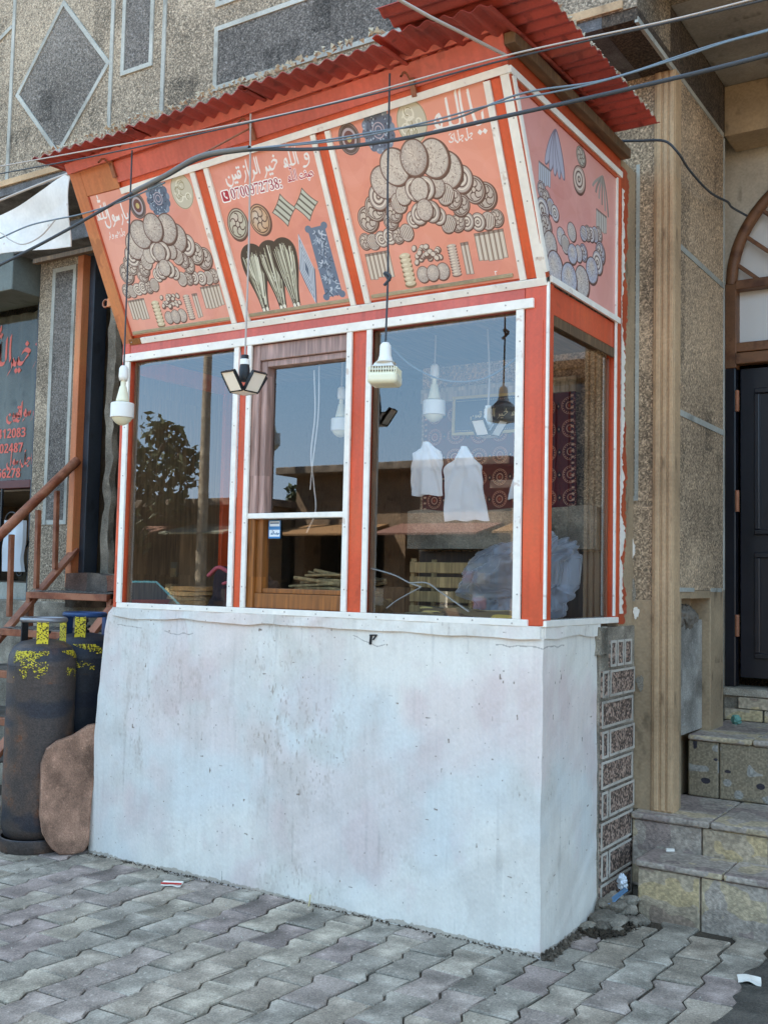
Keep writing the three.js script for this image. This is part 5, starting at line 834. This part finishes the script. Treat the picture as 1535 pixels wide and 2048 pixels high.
{ // neighbouring shop window with red lettering
  const w = thing('shop_window', 'tall shop window with red hand painted lettering beside the pilaster', 'window', [-4.31, 1.3, -0.95]); inBuilding(w);
  part(w, 'frame', [bx(-0.07, -0.0, -0.02, 2.15, -0.04, 0.05, 0.006), bx(-2.2, -2.14, 0, 2.15, -0.04, 0.05, 0.006)], std({ color: C(0x3d4a57), map: plain, roughness: 0.5 }));
  part(w, 'transom', [bx(-2.14, -0.071, 0.80, 0.86, -0.04, 0.05, 0.006)], std({ color: C(0x6d2f2c), map: plain, roughness: 0.5 }));
  part(w, 'curtain', [warp(new THREE.BoxGeometry(2.06, 1.28, 0.02, 80, 4, 1).translate(-1.1, 1.5, -0.12), (v) => { v.z += 0.012 * Math.sin(v.x * 42); })], std({ color: C(0x666a60), map: plain, roughness: 0.9 }));
  part(w, 'stall_riser', [bx(-2.14, -0.071, -0.1, 0.12, -0.08, 0.0)], M.line);
  part(w, 'lower_back', [bx(-2.14, -0.071, 0.12, 0.80, -1.5, -1.48), bx(-0.1, -0.071, 0.12, 0.80, -1.48, -0.05), bx(-2.14, -2.11, 0.12, 0.80, -1.48, -0.05), bx(-2.11, -0.1, 0.80, 0.84, -1.48, -0.14), bx(-2.11, -0.1, 0.08, 0.12, -1.48, -0.08)], M.plasterIn);
  const pane = part(w, 'pane', new THREE.PlaneGeometry(2.06, 1.28).translate(-1.1, 1.5, 0.0), phy({ color: C(0xffffff), transmission: 1, thickness: 0, roughness: 0, ior: 1.35 }));
  // lettering: hand-cut shapes just in front of the pane
  const shapes = (strokes, ox, oy, s, wd) => { const out = []; for (const st of strokes) { if (st.length === 1) { out.push(bx(-wd * 0.6, wd * 0.6, -wd * 0.6, wd * 0.6, 0, 0.002).rotateZ(0.78).translate(ox + st[0][0] * s, oy + st[0][1] * s, 0.003)); continue; } const c = new THREE.CatmullRomCurve3(st.map(([x, y]) => V(ox + x * s, oy + y * s, 0.004)), false, 'centripetal').getPoints(st.length * 5); const nx = 0.55 * wd / 2 * 1.4, ny = 0.83 * wd / 2 * 1.4, pos = []; for (let i = 0; i + 1 < c.length; i++) { const a = c[i], b = c[i + 1]; pos.push(a.x - nx, a.y - ny, a.z, a.x + nx, a.y + ny, a.z, b.x + nx, b.y + ny, b.z, a.x - nx, a.y - ny, a.z, b.x + nx, b.y + ny, b.z, b.x - nx, b.y - ny, b.z); } const g = new THREE.BufferGeometry(); g.setAttribute('position', new THREE.Float32BufferAttribute(pos, 3)); g.computeVertexNormals(); out.push(g); } return out; };
  const redL = std({ color: C(0xd2604f), roughness: 0.6 });
  part(pane, 'lettering', shapes([...sh(G.z, 0, 0.2), ...sh(G.khyr, -0.5, 0.1), ...sh(G.alef, -1.6, 0.3), ...sh(G.llh, -1.8, 0.2)], -0.11, 1.70, 0.19, 0.026), redL);
  part(pane, 'lettering', shapes([...sh(G.alef, 0), ...sh(G.rswl, -0.2), ...sh(G.qyn, -1.6)], -0.10, 1.33, 0.11, 0.016), redL);
  part(pane, 'lettering', shapes([...sh(G.alef, 0), ...sh(G.jl, -0.3), ...sh(G.rswl, -1.5)], -0.12, 0.98, 0.085, 0.013), redL);
  const { FontLoader } = await import('three/addons/loaders/FontLoader.js'); const { TextGeometry } = await import('three/addons/geometries/TextGeometry.js');
  const font = await new FontLoader().loadAsync('fonts/droid/droid_sans_bold.typeface.json');
  for (const [txt, x, y] of [['412083', -0.52, 1.18], ['002487', -0.545, 1.07], ['766278', -0.56, 0.885]]) part(pane, 'lettering', new TextGeometry(txt, { font, size: 0.07, depth: 0.002, curveSegments: 3 }).translate(x, y, 0.003), redL);
  for (let k = 0; k < 5; k++) { const cx = -0.25 - k * 0.36; for (const [dx, dy, r, d] of [[0, 0.55, 0.09, 1], [0.14, 0.42, 0.06, -1], [-0.02, 0.3, 0.08, -1], [0.13, 0.2, 0.06, 1]]) { const pts = []; for (let i = 0; i <= 22; i++) { const t = i / 22, a = t * 7.5 * d; pts.push(V(cx + dx + r * (1 - 0.8 * t) * Math.cos(a), dy + r * (1 - 0.8 * t) * Math.sin(a), 0.06)); } part(w, 'iron_scroll', rod(pts, 0.0075, 6, 44), M.black); } part(w, 'iron_bar', bar(V(cx - 0.11, -0.05, 0.06), V(cx - 0.11, 0.8, 0.06), 0.016, 0.016), M.black); }
}
inBuilding(solo('white_cloth', warp(new THREE.BoxGeometry(0.16, 0.36, 0.03, 10, 16, 2).translate(-4.40, 1.68, -0.8), (v) => { v.z += 0.02 * Math.sin(v.x * 50) + n3(v, 9) * 0.02; v.x += n3(v, 5, 2) * 0.03; }), std({ color: C(0xc9d2d8), roughness: 0.95 }), 'pale cloth hung over the ironwork below the shop window', 'cloth'));
{ // steel stair up to the neighbouring doorway
  const t = thing('steel_stair', 'brown painted steel stair with a sloping handrail up to the dark doorway', 'stair', [-3.5, 0.062, -0.4]); inBuilding(t);
  const O = (x, y, z) => V(x + 3.5, y, z + 0.4);
  part(t, 'handrail', rod([O(-3.85, 2.205, -0.86), O(-3.85, 1.67, -0.27), O(-3.85, 0.95, 0.53)], 0.032, 12), M.steelBrown);
  for (const [a, b, z] of [[1.985, 1.46, -0.71], [1.845, 1.33, -0.565], [1.675, 1.15, -0.365], [1.48, 0.94, -0.16], [1.27, 0.75, 0.06]]) part(t, 'baluster', bar(O(-3.85, a, z + 0.01), O(-3.85, b, z), 0.03, 0.03, V(1, 0, 0)), M.steelBrown);
  for (const x of [-3.85, -3.08]) part(t, 'stringer', bar(O(x, 1.60, -0.88), O(x, 0.06, 0.66), 0.025, 0.07, V(1, 0, 0)), M.steelBrown);
  for (let i = 0; i < 6; i++) {
    const y = 1.318 - i * 0.23, z = -0.51 + i * 0.215;
    const tr = part(t, 'tread', bx(-0.335, 0.40, y - 0.006, y, z + 0.4 - 0.29, z + 0.4, 0.002), M.plate);
    part(tr, 'nosing', bx(-0.345, 0.405, y - 0.05, y - 0.008, z + 0.4 - 0.004, z + 0.4 + 0.03, 0.004), M.steelBrown);
    if (i < 2) { const nub = []; for (let a = 0; a < 16; a++) for (let b = 0; b < 6; b++) nub.push(new THREE.BoxGeometry(0.022, 0.003, 0.007).rotateY((a + b) % 2 ? 0.78 : -0.78).translate(-0.3 + a * 0.045, y + 0.0015, z + 0.13 + b * 0.045)); const o = part(tr, 'tread_pattern', nub, M.plate); o.userData.kind = 'stuff'; }
  }
  for (const [x, z, y] of [[-3.85, -0.52, 1.28], [-3.10, -0.52, 1.28], [-3.85, 0.13, 0.6], [-3.10, 0.13, 0.6]]) part(t, 'leg', bar(O(x, 0, z), O(x, y, z), 0.04, 0.04, V(1, 0, 0)), M.steelBrown);
}
{ // white awning cloth tied to the roof corner
  const g = new THREE.BoxGeometry(1.9, 0.32, 0.006, 80, 18, 1);
  warp(g, (v) => { const t = (v.x + 0.95) / 1.9, s = (v.y + 0.16) / 0.32; v.x = -4.55 + t * 1.78 + (1 - s) * (t > 0.9 ? -0.11 : 0) * (t - 0.9) * 10; v.y = 3.36 + s * (0.13 + 0.20 * t * t) + 0.16 * (t - 0.65) * s * 0 + (s > 0.5 ? 0.02 * t : -0.05 * (t - 0.6)); v.z += 0.18 + 0.03 * Math.sin(v.x * 7 + s * 3) * (1 - s * 0.4) + 0.02 * n3(v, 5) - 0.06 * (1 - s); });
  solo('awning_cloth', g, phy({ color: C(0xffffff), map: trimT, transmission: 0.3, thickness: 0, roughness: 0.9 }), 'white cloth awning tied to the left corner of the kiosk roof', 'awning');
  solo('awning_rope', rod([V(-2.6, 3.62, 0.30), V(-2.78, 3.70, 0.2), V(-3.4, 3.66, 0.19), V(-4.5, 3.56, 0.18)], 0.008, 6), M.cablePale, 'rope along the top hem of the white awning cloth', 'rope');
}
// ---------- rubble and litter ----------
{
  const stone = (r, k) => warp(new THREE.IcosahedronGeometry(1, 2), (v) => { v.multiplyScalar(1 + 0.7 * n3(v, 1.1, k)); }).scale(r * 1.25, r * 0.7, r);
  const spots = [[0.045, -0.62, 0.066, 0], [0.125, -0.55, 0.058, 0], [0.07, -0.53, 0.05, 1], [0.02, -0.53, 0.045, 2], [0.115, -0.66, 0.055, 2], [0.06, -0.72, 0.06, 0], [0.16, -0.60, 0.036, 1], [0.03, -0.43, 0.034, 2], [0.10, -0.45, 0.036, 1], [0.10, -0.78, 0.05, 2], [0.08, -0.60, 0.045, 1, 0.05], [0.05, -0.68, 0.04, 2, 0.06], [0.11, -0.72, 0.042, 0, 0.05], [0.19, -0.66, 0.03, 0], [0.15, -0.47, 0.024, 2]];
  spots.forEach(([x, z, r, k, up = 0], i) => solo('rubble_stone', stone(r, i * 2.7).rotateY(i).translate(x, r * 0.45 + up, z), std({ color: C([0xb0a698, 0x978d80, 0xc0b4a4][k]), map: concrete, bumpMap: concreteB, bumpScale: 0.004, roughness: 0.95 }), 'rough grey stone in the rubble between the tiled pier and the steps', 'stone', 'rubble stones by the steps'));
  const dirt = []; for (let i = 0; i < 900; i++) { const a = rnd() * 6.3, q = Math.sqrt(rnd()); const x = 0.085 + q * 0.13 * Math.cos(a), z = -0.58 + q * 0.24 * Math.sin(a); dirt.push(new THREE.TetrahedronGeometry(rr(0.005, 0.02)).rotateX(rnd() * 6).rotateY(rnd() * 6).translate(x, rr(-0.01, 0.014) + 0.025 * (1 - q), z)); }
  const d = struct('rubble_dirt', [warp(new THREE.SphereGeometry(1, 30, 12).scale(0.16, 0.04, 0.27).translate(0.075, -0.018, -0.59), (v) => { v.y += n3(v, 22) * 0.01; }), ...dirt], M.soil); d.userData.kind = 'stuff'; tag(d, 'dark loose earth filling the corner beside the steps', 'earth');
  struct('bare_earth', [warp(new THREE.BoxGeometry(1.6, 0.012, 3.6, 40, 1, 80).translate(1.52, -0.006, 1.05), (v) => { if (v.y > -0.004) v.y += n3(v, 7) * 0.006; if (v.x < 0.8) v.x += n3(v, 9, 3) * 0.05 + 0.03; })], std({ color: C(0x6d665d), map: concrete, bumpMap: concreteB, bumpScale: 0.01, roughness: 1 }));
  const crumple = (w, h, d, k) => warp(new THREE.BoxGeometry(w, h, d, 10, 2, 8), (v) => { v.y += n3(v, 30, k) * 0.012; v.x += n3(v, 22, k + 3) * 0.006; });
  const pk = thing('paper_packet', 'flattened white and red packet lying near the foot of the white base', 'litter', [-1.86, 0.006, 0.16], 0.5);
  part(pk, 'sheet', crumple(0.10, 0.008, 0.055, 2), M.trim); part(pk, 'red_edge', bx(-0.05, 0.05, 0.004, 0.0095, 0.018, 0.028).rotateX(0.02), std({ color: C(0xc8352f), roughness: 0.6 }));
  solo('scrap_paper', crumple(0.085, 0.006, 0.07, 5).rotateY(0.3).translate(0.765, 0.012, -0.225), M.trim, 'scrap of white paper at the edge of the paving by the steps', 'litter');
  solo('foil_wrapper', warp(new THREE.SphereGeometry(1, 40, 28).scale(0.03, 0.045, 0.024), (v) => { v.multiplyScalar(1 - 0.9 * Math.abs(n3(v, 60)) - 0.5 * Math.abs(n3(v, 130))); }).translate(0.09, 0.15, -0.70), std({ color: C(0xd5dbe2), roughness: 0.3, metalness: 0.3 }), 'crumpled silver wrapper on the rubble', 'litter');
  solo('blue_wrapper', crumple(0.03, 0.008, 0.11, 8).rotateX(0.5).rotateY(-0.7).translate(0.10, 0.115, -0.60), std({ color: C(0x5d7f9e), roughness: 0.4 }), 'strip of blue plastic wrapper on the rubble', 'litter');
  solo('green_cup', warp(new THREE.SphereGeometry(0.034, 36, 24), (v) => { v.multiplyScalar(1 - 0.8 * Math.abs(n3(v, 50)) - 0.4 * Math.abs(n3(v, 110))); }).translate(0.24, 0.755, -2.1), std({ color: C(0x6d9a8a), roughness: 0.7 }), 'crumpled pale green scrap on the upper porch step', 'litter');
  solo('white_stub', bx(-0.02, 0.02, 0, 0.012, -0.006, 0.006).rotateY(0.7).translate(0.225, 0.2575, -0.96), M.trim, 'small white stub lying on the lowest porch step', 'litter');
  solo('pale_twig', rod([V(-1.13, 0.0, 0.035), V(-1.128, 0.03, 0.03), V(-1.132, 0.05, 0.022)], 0.004, 5), std({ color: C(0xc9b98c), roughness: 0.9 }), 'short pale straw against the foot of the white base', 'twig');
  const bits = []; for (let i = 0; i < 420; i++) bits.push(new THREE.TetrahedronGeometry(rr(0.002, 0.0055)).rotateX(rnd() * 6).rotateY(rnd() * 6).translate(rr(-2.6, 0.7), rr(-0.008, 0.004), rr(0.03, 1.7)));
  const b = struct('pavement_grit', bits, std({ color: C(0xb8b0a2), roughness: 1 })); b.userData.kind = 'stuff'; tag(b, 'small pale grit scattered over the paving', 'grit');
}
// ---------- across the street (seen mirrored in the windows) ----------
const goodsM = [0xb04a3a, 0xd0c49a, 0x4f7a8a, 0x9a8a6a, 0xd8d4cc].map((h) => std({ color: C(h), roughness: 0.8 }));
function shop(x0, x1, h, z, tone, label, opts = {}) {
  const t = thing('street_shop', label, 'building', [x0, 0, z]), w = x1 - x0, m = std({ color: C(tone), map: plain, bumpMap: plainB, bumpScale: 0.004, roughness: 0.95 });
  const n = opts.n || 3, bw = w / n; const wall = [bx(0, w, 2.5, h, 0, 5)];
  for (let i = 0; i <= n; i++) wall.push(bx(Math.max(0, i * bw - 0.25), Math.min(w, i * bw + 0.25), -0.06, 2.499, 0, 0.6)); wall.push(bx(0, w, -0.06, 2.499, 3.5, 5));
  part(t, 'wall', wall, m); part(t, 'roof_slab', bx(-0.2, w + 0.2, h, h + 0.16, -0.5, 5.2, 0.02), std({ color: C(0x8a8078), map: concrete, roughness: 1 }));
  for (let i = 0; i < n; i++) { const a = i * bw + 0.252, b = (i + 1) * bw - 0.252; if ((i + (opts.k || 0)) % 3 === 1) part(t, 'shutter', warp(new THREE.BoxGeometry(b - a, 2.5, 0.03, 1, 120, 1).translate((a + b) / 2, 1.2, 0.25), (v) => { v.z += 0.012 * Math.sin(v.y * 80); }), std({ color: C(0x6c7f86), roughness: 0.6 })); else { part(t, 'shopfront_back', bx(a, b, -0.05, 2.49, 1.2, 1.25), M.dark); part(t, 'counter', bx(a + 0.1, b - 0.1, -0.05, 0.95, 0.5, 0.9, 0.01), M.woodGrey); for (let q = 0; q < 9; q++) { const gx = rr(a + 0.2, b - 0.5), gy = q < 5 ? 0.952 : 1.45, gz = q < 5 ? 0.55 : 0.95; part(t, 'goods_box', bx(gx, gx + rr(0.15, 0.4), gy, gy + rr(0.15, 0.42), gz + q * 0.004, gz + 0.25, 0.01), goodsM[q % 5]); } part(t, 'goods_shelf', bx(a + 0.05, b - 0.05, 1.40, 1.449, 0.9, 1.2), M.woodGrey); } part(t, 'awning', bx(-(b - a) / 2 - 0.1, (b - a) / 2 + 0.1, -0.02, 0.02, -1.1, 0).rotateX(-0.22).translate((a + b) / 2, 2.62, -0.01), std({ color: C([0x8a6a48, 0x7a5a50, 0x6f7468][i % 3]), roughness: 0.8 })); }
}
shop(-27, -19, 3.5, 13.5, 0xa08c74, 'low tan shop row across the street, farthest of the mirrored shops', { n: 3 });
shop(-18.8, -12.4, 3.0, 13.2, 0x93836f, 'low brown shop row with a flat roof across the street', { n: 3, k: 1 });
shop(-12.2, -7.0, 3.7, 14.0, 0x8a7866, 'taller brown shop with timber awnings across the street', { n: 2, k: 2 });
shop(-6.8, 3, 3.2, 13.6, 0x9c8b78, 'long low shop row across the street facing the door', { n: 4, k: 1 });
shop(3.2, 14, 3.6, 13.6, 0xa3927c, 'plain shop row across the street, right of the long one', { n: 4, k: 2 });
function tree(label, x, z, h, r, k) {
  const t = thing('street_tree', label, 'tree', [x, -0.06, z]);
  const bark = std({ color: C(0x54483c), map: woodT, roughness: 1 });
  const tr = [new THREE.CylinderGeometry(0.1, 0.2, h - r, 8).translate(0, (h - r) / 2, 0)]; for (let i = 0; i < 6; i++) { const a = i * 1.05; tr.push(rod([V(0, h - r * 1.5, 0), V(Math.cos(a) * r * 0.4, h - r, Math.sin(a) * r * 0.4), V(Math.cos(a) * r * 0.75, h - r * 0.5, Math.sin(a) * r * 0.75)], 0.05, 6)); }
  part(t, 'trunk', tr, bark);
  const pos = [], p = V(0, 0, 0); for (let i = 0; i < 11000; i++) {
    const a = rnd() * 6.283, b = Math.acos(rr(-1, 1)), q = Math.cbrt(rnd()); p.set(Math.sin(b) * Math.cos(a), Math.cos(b) * 0.85, Math.sin(b) * Math.sin(a)).multiplyScalar(r * q);
    const lump = vn(p.x * 1.6 + k, p.y * 1.6 + p.z * 1.3 + k); if (lump < 0.36 || q > 0.72 + 0.5 * (lump - 0.3)) continue; p.y += h - r * 0.85;
    const u = V(rr(-1, 1), rr(-1, 1), rr(-1, 1)).normalize(), w = u.clone().cross(V(rr(-1, 1), rr(-1, 1), rr(-1, 1))).normalize(), s = rr(0.08, 0.17);
    const A = p.clone().addScaledVector(u, -s), B = p.clone().addScaledVector(w, s * 0.45), D = p.clone().addScaledVector(u, s), E = p.clone().addScaledVector(w, -s * 0.45);
    for (const q3 of [A, B, D, A, D, E]) pos.push(q3.x, q3.y, q3.z);
  }
  const g = new THREE.BufferGeometry(); g.setAttribute('position', new THREE.Float32BufferAttribute(pos, 3)); g.computeVertexNormals();
  part(t, 'crown', g, phy({ color: C(0x35421f), transmission: 0.25, thickness: 0, roughness: 0.8 }));
}
tree('leafy street tree across the road, left of the mirrored view', -15.6, 11.9, 5.3, 2.0, 3);
tree('smaller round tree behind the brown shop across the road', -15.6, 20.0, 4.6, 1.7, 8);
tree('leafy tree standing down the road beyond the porch', 7.5, 12.2, 6.4, 2.4, 5);
{ // parked car
  const t = thing('parked_car', 'teal car parked at the kerb, mirrored in the left window', 'car', [-9.7, -0.05, 5.9], 0);
  const s = new THREE.Shape(); [[-2.1, 0.35], [-2.12, 0.75], [-1.95, 0.86], [-1.15, 0.95], [-0.65, 1.38], [0.75, 1.40], [1.35, 1.0], [2.0, 0.9], [2.12, 0.6], [2.1, 0.35]].forEach(([x, y], i) => i ? s.lineTo(x, y) : s.moveTo(x, y));
  part(t, 'body', new THREE.ExtrudeGeometry(s, { depth: 1.5, bevelEnabled: true, bevelSize: 0.06, bevelThickness: 0.08, bevelSegments: 3 }).translate(0, 0, -0.75), phy({ color: C(0x2f8f96), roughness: 0.3, clearcoat: 0.8 }));
  const gl = phy({ color: C(0x11161a), roughness: 0.05 });
  for (const z of [-0.845, 0.835]) { part(t, 'side_window', new THREE.ExtrudeGeometry(new THREE.Shape([[-1.0, 0.98], [-0.6, 1.32], [0.0, 1.33], [0.0, 0.98]].map(([x, y]) => new THREE.Vector2(x, y))), { depth: 0.012, bevelEnabled: false }).translate(0, 0, z), gl); part(t, 'side_window', new THREE.ExtrudeGeometry(new THREE.Shape([[0.06, 0.98], [0.06, 1.33], [0.7, 1.33], [1.15, 0.99]].map(([x, y]) => new THREE.Vector2(x, y))), { depth: 0.012, bevelEnabled: false }).translate(0, 0, z), gl); }
  part(t, 'windscreen', bx(-0.32, 0.32, -0.01, 0.01, -0.7, 0.7).rotateZ(0.72).translate(-0.95, 1.19, 0), gl); part(t, 'rear_window', bx(-0.33, 0.33, -0.01, 0.01, -0.7, 0.7).rotateZ(-0.6).translate(1.1, 1.24, 0), gl);
  for (const [x, z] of [[-1.3, -0.78], [1.3, -0.78], [-1.3, 0.78], [1.3, 0.78]]) { const wl = part(t, 'wheel', new THREE.CylinderGeometry(0.31, 0.31, 0.2, 28).rotateX(Math.PI / 2).translate(x, 0.31, z), M.black); part(wl, 'rim', new THREE.CylinderGeometry(0.19, 0.19, 0.215, 20).rotateX(Math.PI / 2).translate(x, 0.31, z), M.plate); }
  for (const z of [-0.6, 0.6]) part(t, 'headlight', bx(-2.2, -2.1, 0.62, 0.76, z - 0.16, z + 0.16, 0.02), M.plastic);
}
{
  const t = thing('utility_pole', 'tall grey utility pole with a crossarm across the street', 'pole', [-13.2, -0.06, 12.2]);
  part(t, 'shaft', new THREE.CylinderGeometry(0.08, 0.13, 7.5, 10).translate(0, 3.75, 0), M.stone); part(t, 'crossarm', bx(-0.8, 0.8, 6.7, 6.82, -0.05, 0.05), M.steelBrown);
}
renderer.render(scene, camera);
